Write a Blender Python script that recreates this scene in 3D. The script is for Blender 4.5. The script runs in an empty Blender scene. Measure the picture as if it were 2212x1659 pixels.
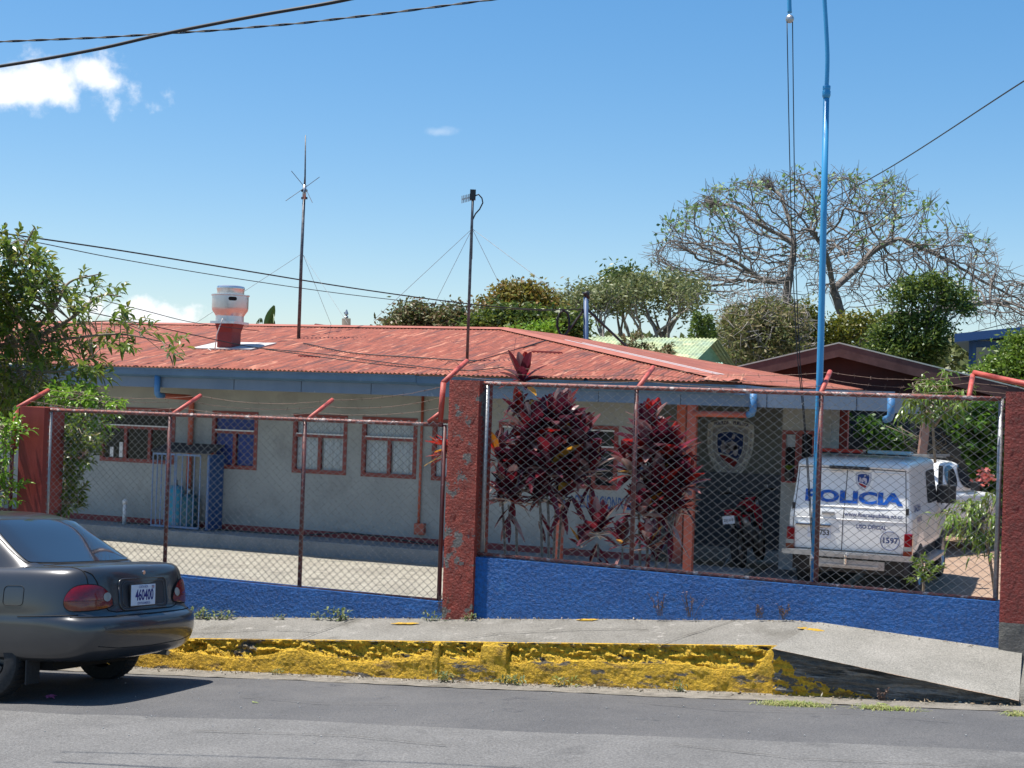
import bpy, bmesh, math, random
from mathutils import Vector, Matrix, noise, Quaternion
from mathutils.bvhtree import BVHTree
from mathutils.kdtree import KDTree
random.seed(7)
R = math.radians
sc = bpy.context.scene
col = sc.collection
# ------------------------------------------------------------------ camera
F = 3070.0; CX = 1106.0; CY = 829.5; ZC = 2.6
YAW = math.atan(F/8076); ROLL = 0.033; PITCH = math.atan(32.5/F)
CM = Matrix.Rotation(YAW,3,'Z') @ Matrix.Rotation(math.pi/2+PITCH,3,'X') @ Matrix.Rotation(ROLL,3,'Z')
cam = bpy.data.cameras.new('camera'); co = bpy.data.objects.new('camera', cam); col.objects.link(co)
cam.sensor_width = 36; cam.lens = F/2212*36; cam.clip_end = 3000; cam.clip_start = .1
co.matrix_world = Matrix.Translation((0,0,ZC)) @ CM.to_4x4()
sc.camera = co
CP = Vector((0,0,ZC))
FW = CM @ Vector((0,0,-1))
FWH = Vector((-math.sin(YAW), math.cos(YAW), 0)); RH = Vector((math.cos(YAW), math.sin(YAW), 0))
def ray(px, py): return CM @ Vector(((px-CX)/F, -(py-CY)/F, -1.0))
def onV(px, py, V):
    d = ray(px,py); t = V/d.y; return CP + d*t
def onZ(px, py, z):
    d = ray(px,py); t = (z-ZC)/d.z; return CP + d*t
def atD(px, py, D):
    d = ray(px,py); return CP + d*(D/d.dot(FWH))
def onP(px, py, p0, n):
    d = ray(px,py); t = (p0-CP).dot(n)/d.dot(n); return CP + d*t
def lerp(a,b,t): return a+(b-a)*t
def clamp(x,a=0.,b=1.): return max(a,min(b,x))
def sm(x): x = clamp(x); return x*x*(3-2*x)

# ------------------------------------------------------------------ materials
MATS = {}
def mat(name, c1, c2=None, sc_=6., rough=.7, metal=0., bump=0., bscale=40., stain=None, sscale=2., sthr=.55, ssoft=.08,
        stretch=(1,1,1), spec=.5, coat=0., island=None, transl=0., detail=6., emis=None, bdist=.01, fine=0., stain2=None, s2scale=5., s2thr=.6, sstretch=None):
    m = bpy.data.materials.new(name); m.use_nodes = True; MATS[name] = m
    nt = m.node_tree; N = nt.nodes; L = nt.links
    b = N['Principled BSDF']; out = N['Material Output']
    b.inputs['Roughness'].default_value = rough; b.inputs['Metallic'].default_value = metal
    b.inputs['Specular IOR Level'].default_value = spec; b.inputs['Coat Weight'].default_value = coat
    b.inputs['Coat Roughness'].default_value = .08
    col_ = None
    def rgb(c):
        n = N.new('ShaderNodeRGB'); n.outputs[0].default_value = (*c,1); return n.outputs[0]
    tc = N.new('ShaderNodeTexCoord')
    def mp(st):
        n = N.new('ShaderNodeMapping'); n.inputs['Scale'].default_value = st; L.new(tc.outputs['Object'], n.inputs['Vector']); return n.outputs[0]
    vec = mp(stretch)
    def ns(s, v=None, d=detail, r=.6):
        n = N.new('ShaderNodeTexNoise'); n.inputs['Scale'].default_value = s; n.inputs['Detail'].default_value = d
        n.inputs['Roughness'].default_value = r; L.new(v or vec, n.inputs['Vector']); return n.outputs[0]
    def ramp(f, a, bb):
        n = N.new('ShaderNodeMapRange'); n.inputs[1].default_value = a; n.inputs[2].default_value = bb; L.new(f, n.inputs[0]); return n.outputs[0]
    def mix(f, a, bb):
        n = N.new('ShaderNodeMix'); n.data_type = 'RGBA'; L.new(f, n.inputs[0]); L.new(a, n.inputs[6]); L.new(bb, n.inputs[7]); return n.outputs[2]
    if island:
        g = N.new('ShaderNodeNewGeometry'); cr = N.new('ShaderNodeValToRGB'); L.new(g.outputs['Random Per Island'], cr.inputs[0])
        e = cr.color_ramp.elements
        while len(e) > 1: e.remove(e[-1])
        e[0].position = 0; e[0].color = (*island[0],1)
        for i,c in enumerate(island[1:]):
            k = e.new((i+1)/(len(island)-1)); k.color = (*c,1)
        col_ = cr.outputs[0]
    else:
        col_ = rgb(c1)
        if c2: col_ = mix(ramp(ns(sc_), .35, .65), col_, rgb(c2))
    sv = mp(sstretch) if sstretch else vec
    if stain: 
        f = ramp(ns(sscale, sv, 8, .65), sthr, sthr+ssoft); col_ = mix(f, col_, rgb(stain))
    if stain2:
        f = ramp(ns(s2scale, sv, 8, .65), s2thr, s2thr+.06); col_ = mix(f, col_, rgb(stain2))
    if fine:
        f = ramp(ns(fine, None, 2), .3, .7)
        n = N.new('ShaderNodeMix'); n.data_type = 'RGBA'; n.blend_type = 'MULTIPLY'; n.inputs[0].default_value = 1
        q = N.new('ShaderNodeMapRange'); q.inputs[3].default_value = .62; q.inputs[4].default_value = 1.24; L.new(f, q.inputs[0])
        cc = N.new('ShaderNodeCombineColor')
        for i in range(3): L.new(q.outputs[0], cc.inputs[i])
        L.new(col_, n.inputs[6]); L.new(cc.outputs[0], n.inputs[7]); col_ = n.outputs[2]
    L.new(col_, b.inputs['Base Color'])
    if bump:
        bn = N.new('ShaderNodeBump'); bn.inputs['Strength'].default_value = bump; bn.inputs['Distance'].default_value = bdist
        L.new(ns(bscale, mp((1,1,1)), 6, .65), bn.inputs['Height']); L.new(bn.outputs[0], b.inputs['Normal'])
    if emis:
        b.inputs['Emission Color'].default_value = (*emis[:3],1); b.inputs['Emission Strength'].default_value = emis[3]
    if transl:
        t = N.new('ShaderNodeBsdfTranslucent'); L.new(col_, t.inputs[0]); x = N.new('ShaderNodeMixShader'); x.inputs[0].default_value = transl
        L.new(b.outputs[0], x.inputs[1]); L.new(t.outputs[0], x.inputs[2]); L.new(x.outputs[0], out.inputs[0])
    return m
M = mat
asph = M('asphalt', (.092,.091,.093), (.120,.117,.116), 1.4, .85, bump=1, bscale=95, bdist=.012, fine=75, stain=(.135,.13,.126), sscale=.8, sthr=.56, ssoft=.18, stain2=(.07,.07,.075), s2scale=2.2, s2thr=.62)
asph2 = M('worn_asphalt', (.148,.144,.139), (.185,.18,.173), 1.8, .88, bump=1, bscale=80, bdist=.014, fine=60, stain=(.095,.093,.092), sscale=1.3, sthr=.56, ssoft=.16)
conc = M('sidewalk_concrete', (.175,.164,.142), (.235,.222,.196), 2.2, .9, bump=1, bscale=55, bdist=.012, fine=70, stain=(.13,.12,.10), sscale=1.7, sthr=.54, ssoft=.14, stain2=(.31,.29,.26), s2scale=7, s2thr=.60)
rampm = M('ramp_concrete', (.20,.19,.165), (.265,.25,.22), 2.5, .9, bump=.8, bscale=50, bdist=.008, fine=80, stain=(.19,.18,.16), sscale=1.2, sthr=.6, ssoft=.2)
gutm = M('gutter_dirt', (.16,.145,.12), (.25,.225,.19), 9, .95, bump=1, bscale=120, bdist=.008, fine=120, stain=(.12,.105,.085), sscale=5, sthr=.56)
kerbm = M('kerb_yellow_paint', (.54,.31,.011), (.66,.40,.022), 7, .75, bump=1, bscale=45, bdist=.03, sstretch=(.45,1,1.4), stain=(.12,.105,.085), sscale=4.2, sthr=.585, ssoft=.03, stain2=(.26,.155,.03), s2scale=5, s2thr=.56, fine=50)
kerbr = M('broken_kerb_yellow', (.76,.50,.035), (.62,.37,.022), 16, .8, bump=1, bscale=42, bdist=.05, sstretch=(.45,1,1.3), stain=(.04,.034,.026), sscale=11, sthr=.58, ssoft=.04, fine=50, stain2=(.20,.17,.13), s2scale=5, s2thr=.62)  # darkest blotches paint the shade of broken cavities into the yellow
kdark = M('mossy_dark_concrete', (.12,.112,.10), (.21,.198,.175), 9, .95, bump=1, bscale=45, bdist=.06, stretch=(.30,1,3.2), stain=(.34,.32,.29), sscale=7, sthr=.52, fine=40, stain2=(.05,.047,.042), s2scale=4, s2thr=.56)
blue = M('blue_wall_paint', (.003,.098,.34), (.006,.125,.41), 3, .6, bump=.9, bscale=38, bdist=.035, stain=(.015,.085,.24), sscale=2.2, sthr=.57, ssoft=.2, stain2=(.02,.16,.44), s2scale=5, s2thr=.62, detail=9, fine=30)
redp = M('peeling_red_paint', (.30,.034,.020), (.36,.050,.028), 9, .65, bump=1, bscale=50, bdist=.03, stain=(.17,.155,.14), sscale=4.2, sthr=.585, ssoft=.02, detail=9, fine=45)
redp2 = M('streaky_red_paint', (.20,.018,.014), (.30,.04,.024), 3.2, .6, bump=.3, bscale=50, bdist=.006, stretch=(1,1,.12))
redp3 = M('plain_red_paint', (.24,.026,.020), (.29,.036,.024), 6, .7, bump=1, bscale=45, bdist=.035, fine=40)
gbase = M('pillar_footing', (.12,.11,.10), (.19,.175,.15), 8, .95, bump=1, bscale=40, bdist=.02)
redpipe = M('weathered_red_pipe', (.48,.10,.07), (.38,.05,.035), 18, .55, bump=.3, bscale=80, stain=(.12,.07,.06), sscale=14, sthr=.62)
rustrail = M('rusty_rail_paint', (.30,.085,.06), (.16,.06,.05), 16, .6, bump=.4, bscale=70, stain=(.45,.36,.33), sscale=13, sthr=.56, ssoft=.05)
redsteel = M('dark_red_steel', (.15,.035,.03), (.10,.04,.04), 12, .5, stain=(.3,.27,.25), sscale=15, sthr=.62)
galv = M('galvanised_steel', (.30,.31,.32), (.42,.42,.42), 30, .45, .55)
chainm = M('chain_link_wire', (.13,.132,.132), (.34,.335,.325), 45, .42, .4)
rustw = M('rusty_barbed_wire', (.09,.05,.035), (.2,.13,.1), 50, .7, .3)
roofm = M('red_corrugated_roof', (.265,.066,.035), (.335,.096,.053), 2.4, .65, stretch=(2.6,.13,1), stain=(.16,.055,.040), sscale=3.4, sthr=.515, ssoft=.09, stain2=(.50,.205,.125), s2scale=5.5, s2thr=.565, fine=14, bump=.2, bscale=60)
roofs = M('red_corrugated_roof_side', (.265,.066,.035), (.335,.096,.053), 2.4, .65, stretch=(.13,2.6,1), stain=(.14,.05,.038), sscale=3.4, sthr=.515, ssoft=.09, stain2=(.46,.19,.12), s2scale=5.5, s2thr=.565, fine=14)
capm = M('ridge_cap', (.29,.078,.045), (.35,.11,.07), 3, .6, stain=(.3,.11,.08), sscale=4, sthr=.62)
fascm = M('faded_blue_fascia', (.115,.17,.245), (.155,.21,.285), 2.2, .6, stretch=(1,1,.3), stain=(.38,.41,.44), sscale=3.2, sthr=.62, ssoft=.04)
gutterm = M('blue_gutter', (.06,.13,.225), (.09,.175,.28), 2, .4, stain=(.3,.4,.5), sscale=2.5, sthr=.66)
bpipe = M('blue_pvc_pipe', (.05,.17,.36), (.07,.21,.42), 5, .5)
opipe = M('orange_red_pipe', (.36,.075,.045), (.42,.10,.06), 4, .55)
wallm = M('grey_station_wall', (.27,.285,.275), (.32,.335,.32), 1.6, .85, bump=.25, bscale=60, stain=(.20,.205,.195), sscale=1.1, sthr=.54, ssoft=.22, stain2=(.34,.35,.335), s2scale=1.4, s2thr=.62)
cream = M('cream_upper_wall', (.30,.28,.21), (.34,.32,.25), 2, .85)
skirt = M('maroon_skirting', (.20,.03,.03), (.26,.045,.04), 4, .7)
winf = M('maroon_window_frame', (.17,.028,.022), (.22,.04,.03), 8, .5)
whitef = M('white_louvre_frame', (.62,.62,.62), None, rough=.5)
glassm = M('window_glass', (.02,.025,.03), None, rough=.05, spec=.9)
curt = M('grey_curtain', (.62,.64,.65), (.85,.86,.87), 3, .9, stretch=(14,1,1))
curtb = M('blue_curtain', (.02,.06,.30), (.03,.08,.40), 3, .9, stretch=(14,1,1))
darkin = M('painted_room_darkness', (.02,.02,.022), (.035,.033,.033), 4, .9)  # near-black colour stands in for the darkness of unlit rooms behind the panes
walk = M('grey_walkway', (.20,.215,.225), (.26,.27,.275), 3, .85, bump=.3, bscale=60, fine=80)
yardm = M('pale_gravel_yard', (.29,.265,.215), (.38,.35,.285), 1.8, .95, bump=1, bscale=60, bdist=.02, stain=(.21,.19,.155), sscale=3, sthr=.55, ssoft=.1, fine=45)
soil = M('dry_red_soil', (.30,.195,.13), (.38,.265,.19), 3, .95, bump=1, bscale=40, bdist=.02, stain=(.26,.17,.11), sscale=4, sthr=.57, fine=60)
farg = M('far_ground', (.07,.08,.04), (.12,.11,.06), .3, .95)
alum = M('spun_aluminium', (.62,.62,.63), (.70,.70,.71), 6, .33, .85)
ductr = M('dark_red_duct', (.22,.02,.018), (.26,.03,.025), 5, .5)
flash = M('grey_flashing', (.42,.40,.38), (.55,.50,.46), 9, .7)
ant = M('antenna_metal', (.06,.065,.075), (.16,.16,.17), 12, .5, .5)
rub = M('black_rubber', (.016,.016,.017), (.03,.03,.03), 40, .8)
blk = M('black_plastic', (.018,.018,.02), None, rough=.5)
cablem = M('black_cable', (.012,.012,.014), None, rough=.6)
poleb = M('blue_flagpole_paint', (.03,.25,.50), (.05,.31,.58), 4, .4, stain=(.30,.22,.12), sscale=7, sthr=.70, stretch=(1,1,.4))
carp = M('dark_grey_car_paint', (.056,.057,.060), (.064,.065,.068), 3, .30, .55, coat=.7, spec=.6)
carg = M('car_glass', (.016,.02,.026), None, rough=.035, spec=1., coat=.6)
seam = M('panel_gap', (.004,.004,.005), None, rough=.8)
tlr = M('red_lens', (.22,.004,.010), (.16,.003,.008), 30, .12, coat=.5)
tla = M('amber_lens', (.20,.025,.008), (.15,.018,.006), 30, .15, coat=.5)
tlc = M('clear_lens', (.30,.30,.28), None, rough=.15)
chrome = M('chrome', (.7,.7,.7), None, rough=.15, metal=1)
rimm = M('dark_rim', (.035,.035,.038), (.09,.09,.09), 8, .4, .6)
platem = M('plate_white', (.62,.66,.74), None, rough=.45)
inkb = M('plate_ink', (.006,.010,.16), None, rough=.5)
inkbl = M('plate_ink_light', (.15,.19,.36), None, rough=.5)
vanw = M('white_van_paint', (.80,.80,.78), (.76,.76,.74), 2, .28, coat=.4)
vand = M('dusty_white_paint', (.66,.62,.55), (.58,.50,.40), 2.2, .5, stain=(.42,.33,.24), sscale=2.5, sthr=.55, ssoft=.2)
vblue = M('van_lettering_blue', (.004,.085,.42), None, rough=.4)
vnavy = M('van_small_lettering', (.02,.04,.16), None, rough=.5)
steelb = M('bumper_steel', (.36,.37,.38), (.5,.5,.5), 20, .35, .7)
redl = M('lightbar_red', (.55,.05,.04), None, rough=.1, coat=.6)
bluel = M('lightbar_blue', (.35,.55,.62), None, rough=.1, coat=.6)
mred = M('motorcycle_red', (.75,.02,.05), None, rough=.25, coat=.6)
embw = M('emblem_white', (.86,.85,.80), None, rough=.7)
embg = M('emblem_grey', (.50,.50,.53), None, rough=.7)
embb = M('emblem_blue', (.006,.04,.20), None, rough=.6)
embr = M('emblem_red', (.30,.01,.012), None, rough=.6)
embf = M('emblem_figure', (.55,.50,.56), None, rough=.6)
cyl = M('gas_cylinder_blue', (.03,.28,.42), (.05,.34,.48), 5, .4)
cagem = M('blue_cage_bars', (.13,.20,.33), (.17,.25,.40), 9, .5)
brownw = M('maroon_board_gable', (.034,.009,.008), (.046,.012,.010), 3, .8, stretch=(4,1,.2))
barge = M('bargeboard', (.085,.038,.032), (.13,.065,.055), 4, .8)
rooflt = M('pale_tin_roof', (.52,.54,.47), (.42,.46,.38), 3, .6)
greenr = M('pale_green_tin_roof', (.36,.40,.19), (.28,.37,.26), 1.1, .6, stain=(.55,.56,.30), sscale=2, sthr=.55, fine=5)
greenw = M('green_board_wall', (.13,.26,.16), (.19,.34,.22), 3, .8, stretch=(1,1,5))
creamw = M('cream_house_wall', (.50,.47,.38), (.56,.52,.43), 2, .85)
dblue = M('deep_blue_trim', (.02,.075,.22), None, rough=.5)
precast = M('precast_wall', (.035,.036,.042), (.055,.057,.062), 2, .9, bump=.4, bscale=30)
barkt = M('bare_tree_bark', (.10,.085,.072), (.20,.175,.155), 5, .9, bump=.6, bscale=30)
bark = M('pale_bark', (.20,.175,.155), (.32,.29,.26), 6, .9, bump=.6, bscale=30)
barkd = M('dark_bark', (.10,.085,.07), (.17,.14,.11), 5, .9, bump=.6, bscale=30)
twig = M('twig', (.16,.13,.09), (.24,.19,.13), 9, .8)
G = lambda n,*c, r=.45, t=.32: M(n, (0,0,0), island=c, rough=r, transl=t, spec=.5)
lf_fg = G('glossy_citrus_leaf', (.07,.125,.018),(.11,.18,.022),(.16,.24,.03),(.045,.08,.016),(.22,.26,.045),(.085,.145,.02),(.30,.25,.045), r=.3, t=.42)
lf_lime = G('lime_leaf', (.17,.32,.025),(.24,.40,.04),(.10,.20,.02), r=.35, t=.4)
lf_mango = G('mango_leaf', (.055,.10,.02),(.10,.16,.025),(.035,.065,.014),(.16,.22,.035),(.21,.25,.05), r=.42, t=.36)
lf_olive = G('olive_leaf', (.19,.19,.03),(.27,.22,.035),(.11,.12,.025),(.30,.17,.04),(.09,.10,.025), r=.5)
lf_flush = G('flushing_mango_leaf', (.06,.10,.02),(.15,.15,.05),(.26,.16,.10),(.09,.14,.03),(.24,.22,.11), r=.45)
lf_grey = G('dusty_leaf', (.15,.19,.06),(.21,.23,.085),(.10,.13,.05),(.25,.24,.10), r=.5)
lf_yel = G('yellow_green_leaf', (.12,.15,.015),(.20,.20,.02),(.07,.10,.012),(.24,.19,.02), r=.45)
lf_dry = G('dry_twig_leaf', (.22,.18,.08),(.28,.22,.12),(.13,.14,.05),(.17,.18,.05),(.11,.13,.04),(.24,.22,.07), r=.7)
lf_bush = G('bright_bush_leaf', (.11,.19,.015),(.17,.26,.03),(.07,.13,.012),(.22,.28,.06), r=.35)
lf_vine = G('vine_leaf', (.03,.085,.01),(.06,.14,.014),(.10,.20,.02),(.02,.05,.01), r=.4)
lf_weed = G('weed_leaf', (.16,.22,.07),(.24,.28,.12),(.10,.15,.04), r=.6)
lf_grass = G('dry_grass_blade', (.42,.38,.16),(.30,.33,.10),(.22,.30,.06),(.5,.44,.24), r=.7)
lf_straw = G('dead_twigs', (.16,.10,.08),(.24,.16,.12), r=.8)
lf_tyl = G('ti_leaf_purple', (.075,.012,.024),(.12,.014,.028),(.05,.010,.024),(.19,.016,.024),(.11,.032,.052),(.24,.09,.11),(.045,.012,.026), r=.22, t=.34)
lf_tyr = G('ti_leaf_red', (.30,.008,.008),(.42,.02,.01),(.22,.008,.012),(.10,.01,.015), r=.3, t=.45)
lf_tyy = G('ti_leaf_orange', (.55,.20,.02),(.60,.33,.04),(.45,.06,.02), r=.35, t=.45)
lf_pink = G('ti_leaf_pale', (.36,.19,.18),(.28,.12,.12),(.42,.28,.25),(.20,.06,.07), r=.3, t=.2)
stemm = M('pale_cane_stem', (.30,.27,.22), (.16,.14,.11), 60, .8)
petal = M('pink_petal', (.75,.18,.38), None, rough=.6, transl=.2)

def glassy(name,tint=(.92,.94,.94)):
    m=bpy.data.materials.new(name); m.use_nodes=True; nt=m.node_tree; N=nt.nodes; L=nt.links; N.clear()
    o=N.new('ShaderNodeOutputMaterial'); x=N.new('ShaderNodeMixShader'); t=N.new('ShaderNodeBsdfTransparent'); g=N.new('ShaderNodeBsdfGlossy'); f=N.new('ShaderNodeFresnel')
    t.inputs[0].default_value=(*tint,1); g.inputs['Roughness'].default_value=.03; f.inputs[0].default_value=1.5
    L.new(f.outputs[0],x.inputs[0]); L.new(t.outputs[0],x.inputs[1]); L.new(g.outputs[0],x.inputs[2]); L.new(x.outputs[0],o.inputs[0]); return m
clearg=glassy('clear_window_glass')
# ------------------------------------------------------------------ mesh builder
class MB:
    def __init__(s): s.v=[]; s.f=[]; s.mi=[]; s.k=0
    def add(s, vs, fs, k=None):
        o=len(s.v); s.v += [tuple(v) for v in vs]; s.f += [tuple(o+i for i in f) for f in fs]; s.mi += [s.k if k is None else k]*len(fs); return s
    def box(s, a, b, mt=None):
        x0,y0,z0=a; x1,y1,z1=b
        vs=[Vector(p) for p in ((x0,y0,z0),(x1,y0,z0),(x1,y1,z0),(x0,y1,z0),(x0,y0,z1),(x1,y0,z1),(x1,y1,z1),(x0,y1,z1))]
        if mt: vs=[mt@v for v in vs]
        return s.add(vs, ((0,3,2,1),(4,5,6,7),(0,1,5,4),(1,2,6,5),(2,3,7,6),(3,0,4,7)))
    def hexa(s, vs): return s.add(vs, ((0,3,2,1),(4,5,6,7),(0,1,5,4),(1,2,6,5),(2,3,7,6),(3,0,4,7)))
    def bar(s, p, q, w, h=None, up=(0,0,1)):
        p=Vector(p); q=Vector(q); h=h or w; d=(q-p).normalized(); up=Vector(up)
        a=d.cross(up); 
        if a.length<1e-4: a=d.cross(Vector((0,1,0)))
        a.normalize(); b=a.cross(d).normalized()
        vs=[]
        for c in (p,q):
            for i,j in ((-1,-1),(1,-1),(1,1),(-1,1)): vs.append(c+a*i*w/2+b*j*h/2)
        return s.add(vs, ((0,1,2,3),(7,6,5,4),(0,4,5,1),(1,5,6,2),(2,6,7,3),(3,7,4,0)))
    def tube(s, pts, r, n=8, cap=True):
        pts=[Vector(p) for p in pts]; m=len(pts)
        rs = r if isinstance(r,(list,tuple)) else [r]*m
        vs=[]; fr=None
        for i,p in enumerate(pts):
            d=(pts[min(i+1,m-1)]-pts[max(i-1,0)])
            if d.length<1e-9: d=Vector((0,0,1))
            d.normalize()
            if fr is None:
                fr=d.cross(Vector((0,0,1)) if abs(d.z)<.9 else Vector((1,0,0))).normalized()
            else:
                fr=(fr-d*fr.dot(d)); fr=fr.normalized() if fr.length>1e-6 else d.orthogonal().normalized()
            b=d.cross(fr)
            for k in range(n):
                a=2*math.pi*k/n; vs.append(p+(fr*math.cos(a)+b*math.sin(a))*rs[i])
        fs=[]
        for i in range(m-1):
            for k in range(n): fs.append((i*n+k,i*n+(k+1)%n,(i+1)*n+(k+1)%n,(i+1)*n+k))
        if cap: fs.append(tuple(range(n-1,-1,-1))); fs.append(tuple((m-1)*n+k for k in range(n)))
        return s.add(vs,fs)
    def lathe(s, prof, c=(0,0,0), n=32, axis='Z', mt=None, cap=True):
        vs=[]
        for (r,h) in prof:
            for k in range(n):
                a=2*math.pi*k/n; x,y=r*math.cos(a),r*math.sin(a)
                v = Vector((x,y,h)) if axis=='Z' else (Vector((x,h,y)) if axis=='Y' else Vector((h,x,y)))
                v = v+Vector(c); vs.append(mt@v if mt else v)
        fs=[]
        m=len(prof)
        for i in range(m-1):
            for k in range(n): fs.append((i*n+k,i*n+(k+1)%n,(i+1)*n+(k+1)%n,(i+1)*n+k))
        if cap: fs.append(tuple(range(n-1,-1,-1))); fs.append(tuple((m-1)*n+k for k in range(n)))
        return s.add(vs,fs)
    def grid(s, fn, nu, nv):
        vs=[fn(i/nu,j/nv) for j in range(nv+1) for i in range(nu+1)]
        fs=[(j*(nu+1)+i,j*(nu+1)+i+1,(j+1)*(nu+1)+i+1,(j+1)*(nu+1)+i) for j in range(nv) for i in range(nu)]
        return s.add(vs,fs)
    def leaf(s, p, d, up, L, W, droop=.3, fold=.25, seg=3):
        d=Vector(d).normalized(); up=Vector(up); a=d.cross(up)
        if a.length<1e-3: a=d.orthogonal()
        a.normalize(); n=a.cross(d).normalized()
        vs=[]; p=Vector(p)
        for i in range(seg+1):
            t=i/seg; w=W*math.sin(math.pi*min(.97,t*.9+.06))**.8 if seg>1 else W*(1-t)
            c=p+d*(L*t)+Vector((0,0,-1))*(droop*L*t*t)
            vs += [c-a*w/2+n*w*fold, c, c+a*w/2+n*w*fold]
        fs=[]
        for i in range(seg):
            o=i*3; fs += [(o,o+1,o+4,o+3),(o+1,o+2,o+5,o+4)]
        return s.add(vs,fs)
    def chip(s, p, L, W, rnd=random):
        # one leaf-sized diamond with a random attitude
        d=Vector((rnd.gauss(0,1),rnd.gauss(0,1),rnd.gauss(0,.7))).normalized(); a=d.orthogonal().normalized()
        a.rotate(Quaternion(d, rnd.uniform(0,6.28))); p=Vector(p)
        return s.add([p,p+d*L*.45+a*W*.5,p+d*L,p+d*L*.45-a*W*.5],[(0,1,2,3)])
    def build(s, name, m, parent=None, smooth=False, local=False, subs=0, bev=0., auto=None):
        me=bpy.data.meshes.new(name)
        vs=s.v
        if parent is not None and not local:
            r=parent
            while r.parent: r=r.parent
            im=r.matrix_basis.inverted(); vs=[tuple(im@Vector(v)) for v in vs]
        me.from_pydata(vs,[],s.f); 
        ms = m if isinstance(m,(list,tuple)) else [m]
        for x in ms: me.materials.append(x)
        if len(ms)>1: me.polygons.foreach_set('material_index', s.mi)
        if smooth: me.polygons.foreach_set('use_smooth',[True]*len(me.polygons))
        me.update()
        o=bpy.data.objects.new(name,me); col.objects.link(o)
        if parent is not None: o.parent=parent
        if subs:
            d=o.modifiers.new('s','SUBSURF'); d.levels=subs; d.render_levels=subs
        if bev:
            d=o.modifiers.new('b','BEVEL'); d.width=bev; d.segments=2; d.limit_method='ANGLE'
        if auto: shade_auto(o, auto)
        return o
def shade_auto(o, ang=35):
    me=o.data; bm=bmesh.new(); bm.from_mesh(me)
    for f in bm.faces: f.smooth=True
    for e in bm.edges:
        if len(e.link_faces)==2 and e.calc_face_angle(0)>R(ang): e.smooth=False
    bm.to_mesh(me); bm.free()
def tag(o, label=None, cat=None, group=None, kind=None):
    if label: o['label']=label
    if cat: o['category']=cat
    if group: o['group']=group
    if kind: o['kind']=kind
    return o
def thing(name, loc, label, cat, group=None, rz=0., rot=None):
    o=bpy.data.objects.new(name,None); col.objects.link(o); o.location=loc; o.rotation_euler=rot or (0,0,rz); o.empty_display_size=.2
    o.matrix_basis  # keep
    return tag(o,label,cat,group)
def dup_tree(o, loc=None, rz=None, parent=None, scale=None, label=None):
    c=o.copy(); col.objects.link(c)
    if parent: c.parent=parent
    if loc is not None: c.location=loc
    if rz is not None: c.rotation_euler=(0,0,rz)
    if scale: c.scale=(scale,)*3
    if label: c['label']=label
    for ch in o.children: dup_tree(ch, parent=c)
    return c
def realize(o, keep=True):
    dg=bpy.context.evaluated_depsgraph_get(); dg.update()
    me=bpy.data.meshes.new_from_object(o.evaluated_get(dg)); old=o.data; o.modifiers.clear(); o.data=me; me.name=o.name
    return o
def bvh_of(o):
    me=o.data; return BVHTree.FromPolygons([v.co.copy() for v in me.vertices],[tuple(p.vertices) for p in me.polygons])
def text_mesh(s, size, bold=0., font_scale=(1,1), align='CENTER'):
    c=bpy.data.curves.new('txt','FONT'); c.body=s; c.size=size; c.align_x=align; c.align_y='CENTER'; c.offset=bold; c.resolution_u=3
    o=bpy.data.objects.new('txt',c); col.objects.link(o)
    dg=bpy.context.evaluated_depsgraph_get(); dg.update()
    me=bpy.data.meshes.new_from_object(o.evaluated_get(dg))
    vs=[(v.co.x*font_scale[0],v.co.y*font_scale[1]) for v in me.vertices]; fs=[tuple(p.vertices) for p in me.polygons]
    bpy.data.objects.remove(o); bpy.data.curves.remove(c); bpy.data.meshes.remove(me)
    return vs,fs
def put_text(mb, s, size, mapf, bold=0., fs_=(1,1), width=None, k=None):
    vs,fs=text_mesh(s,size,bold,fs_)
    if width and vs:
        w=max(v[0] for v in vs)-min(v[0] for v in vs); q=width/w; vs=[(v[0]*q,v[1]) for v in vs]
    mb.add([mapf(x,y) for x,y in vs], fs, k)
def rrect(w,h,r,n=5):
    pts=[]
    for cx,cy,a0 in ((w/2-r,h/2-r,0),(-w/2+r,h/2-r,90),(-w/2+r,-h/2+r,180),(w/2-r,-h/2+r,270)):
        for i in range(n+1):
            a=R(a0+90*i/n); pts.append((cx+r*math.cos(a),cy+r*math.sin(a)))
    return pts
def patch(mb, outline, mapf, rings=5, skirt=None, k=None):
    # star shaped outline filled by rings, every vertex mapped to 3-D
    cx=sum(p[0] for p in outline)/len(outline); cy=sum(p[1] for p in outline)/len(outline); n=len(outline)
    vs=[mapf(cx,cy)]; fs=[]
    for j in range(1,rings+1):
        t=j/rings
        vs += [mapf(cx+(x-cx)*t, cy+(y-cy)*t) for x,y in outline]
    for i in range(n): fs.append((0,1+i,1+(i+1)%n))
    for j in range(rings-1):
        for i in range(n): fs.append((1+j*n+i,1+(j+1)*n+i,1+(j+1)*n+(i+1)%n,1+j*n+(i+1)%n))
    if skirt:
        o=len(vs); vs += [skirt(x,y) for x,y in outline]; b=1+(rings-1)*n
        for i in range(n): fs.append((b+i,o+i,o+(i+1)%n,b+(i+1)%n))
    mb.add(vs,fs,k)
def caster(bvh, org, ex, ey, d, off):
    # (x,y) in the plane org+x*ex+y*ey is projected along d on the surface, lifted by off
    org=Vector(org); ex=Vector(ex); ey=Vector(ey); d=Vector(d).normalized()
    def f(x,y,off=off):
        o=org+ex*x+ey*y; h=bvh.ray_cast(o,d)
        if h[0] is None:
            h=bvh.find_nearest(o); return h[0]-d*off
        n=h[1]; 
        if n.dot(d)>0: n=-n
        return h[0]+n*off
    return f
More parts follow.
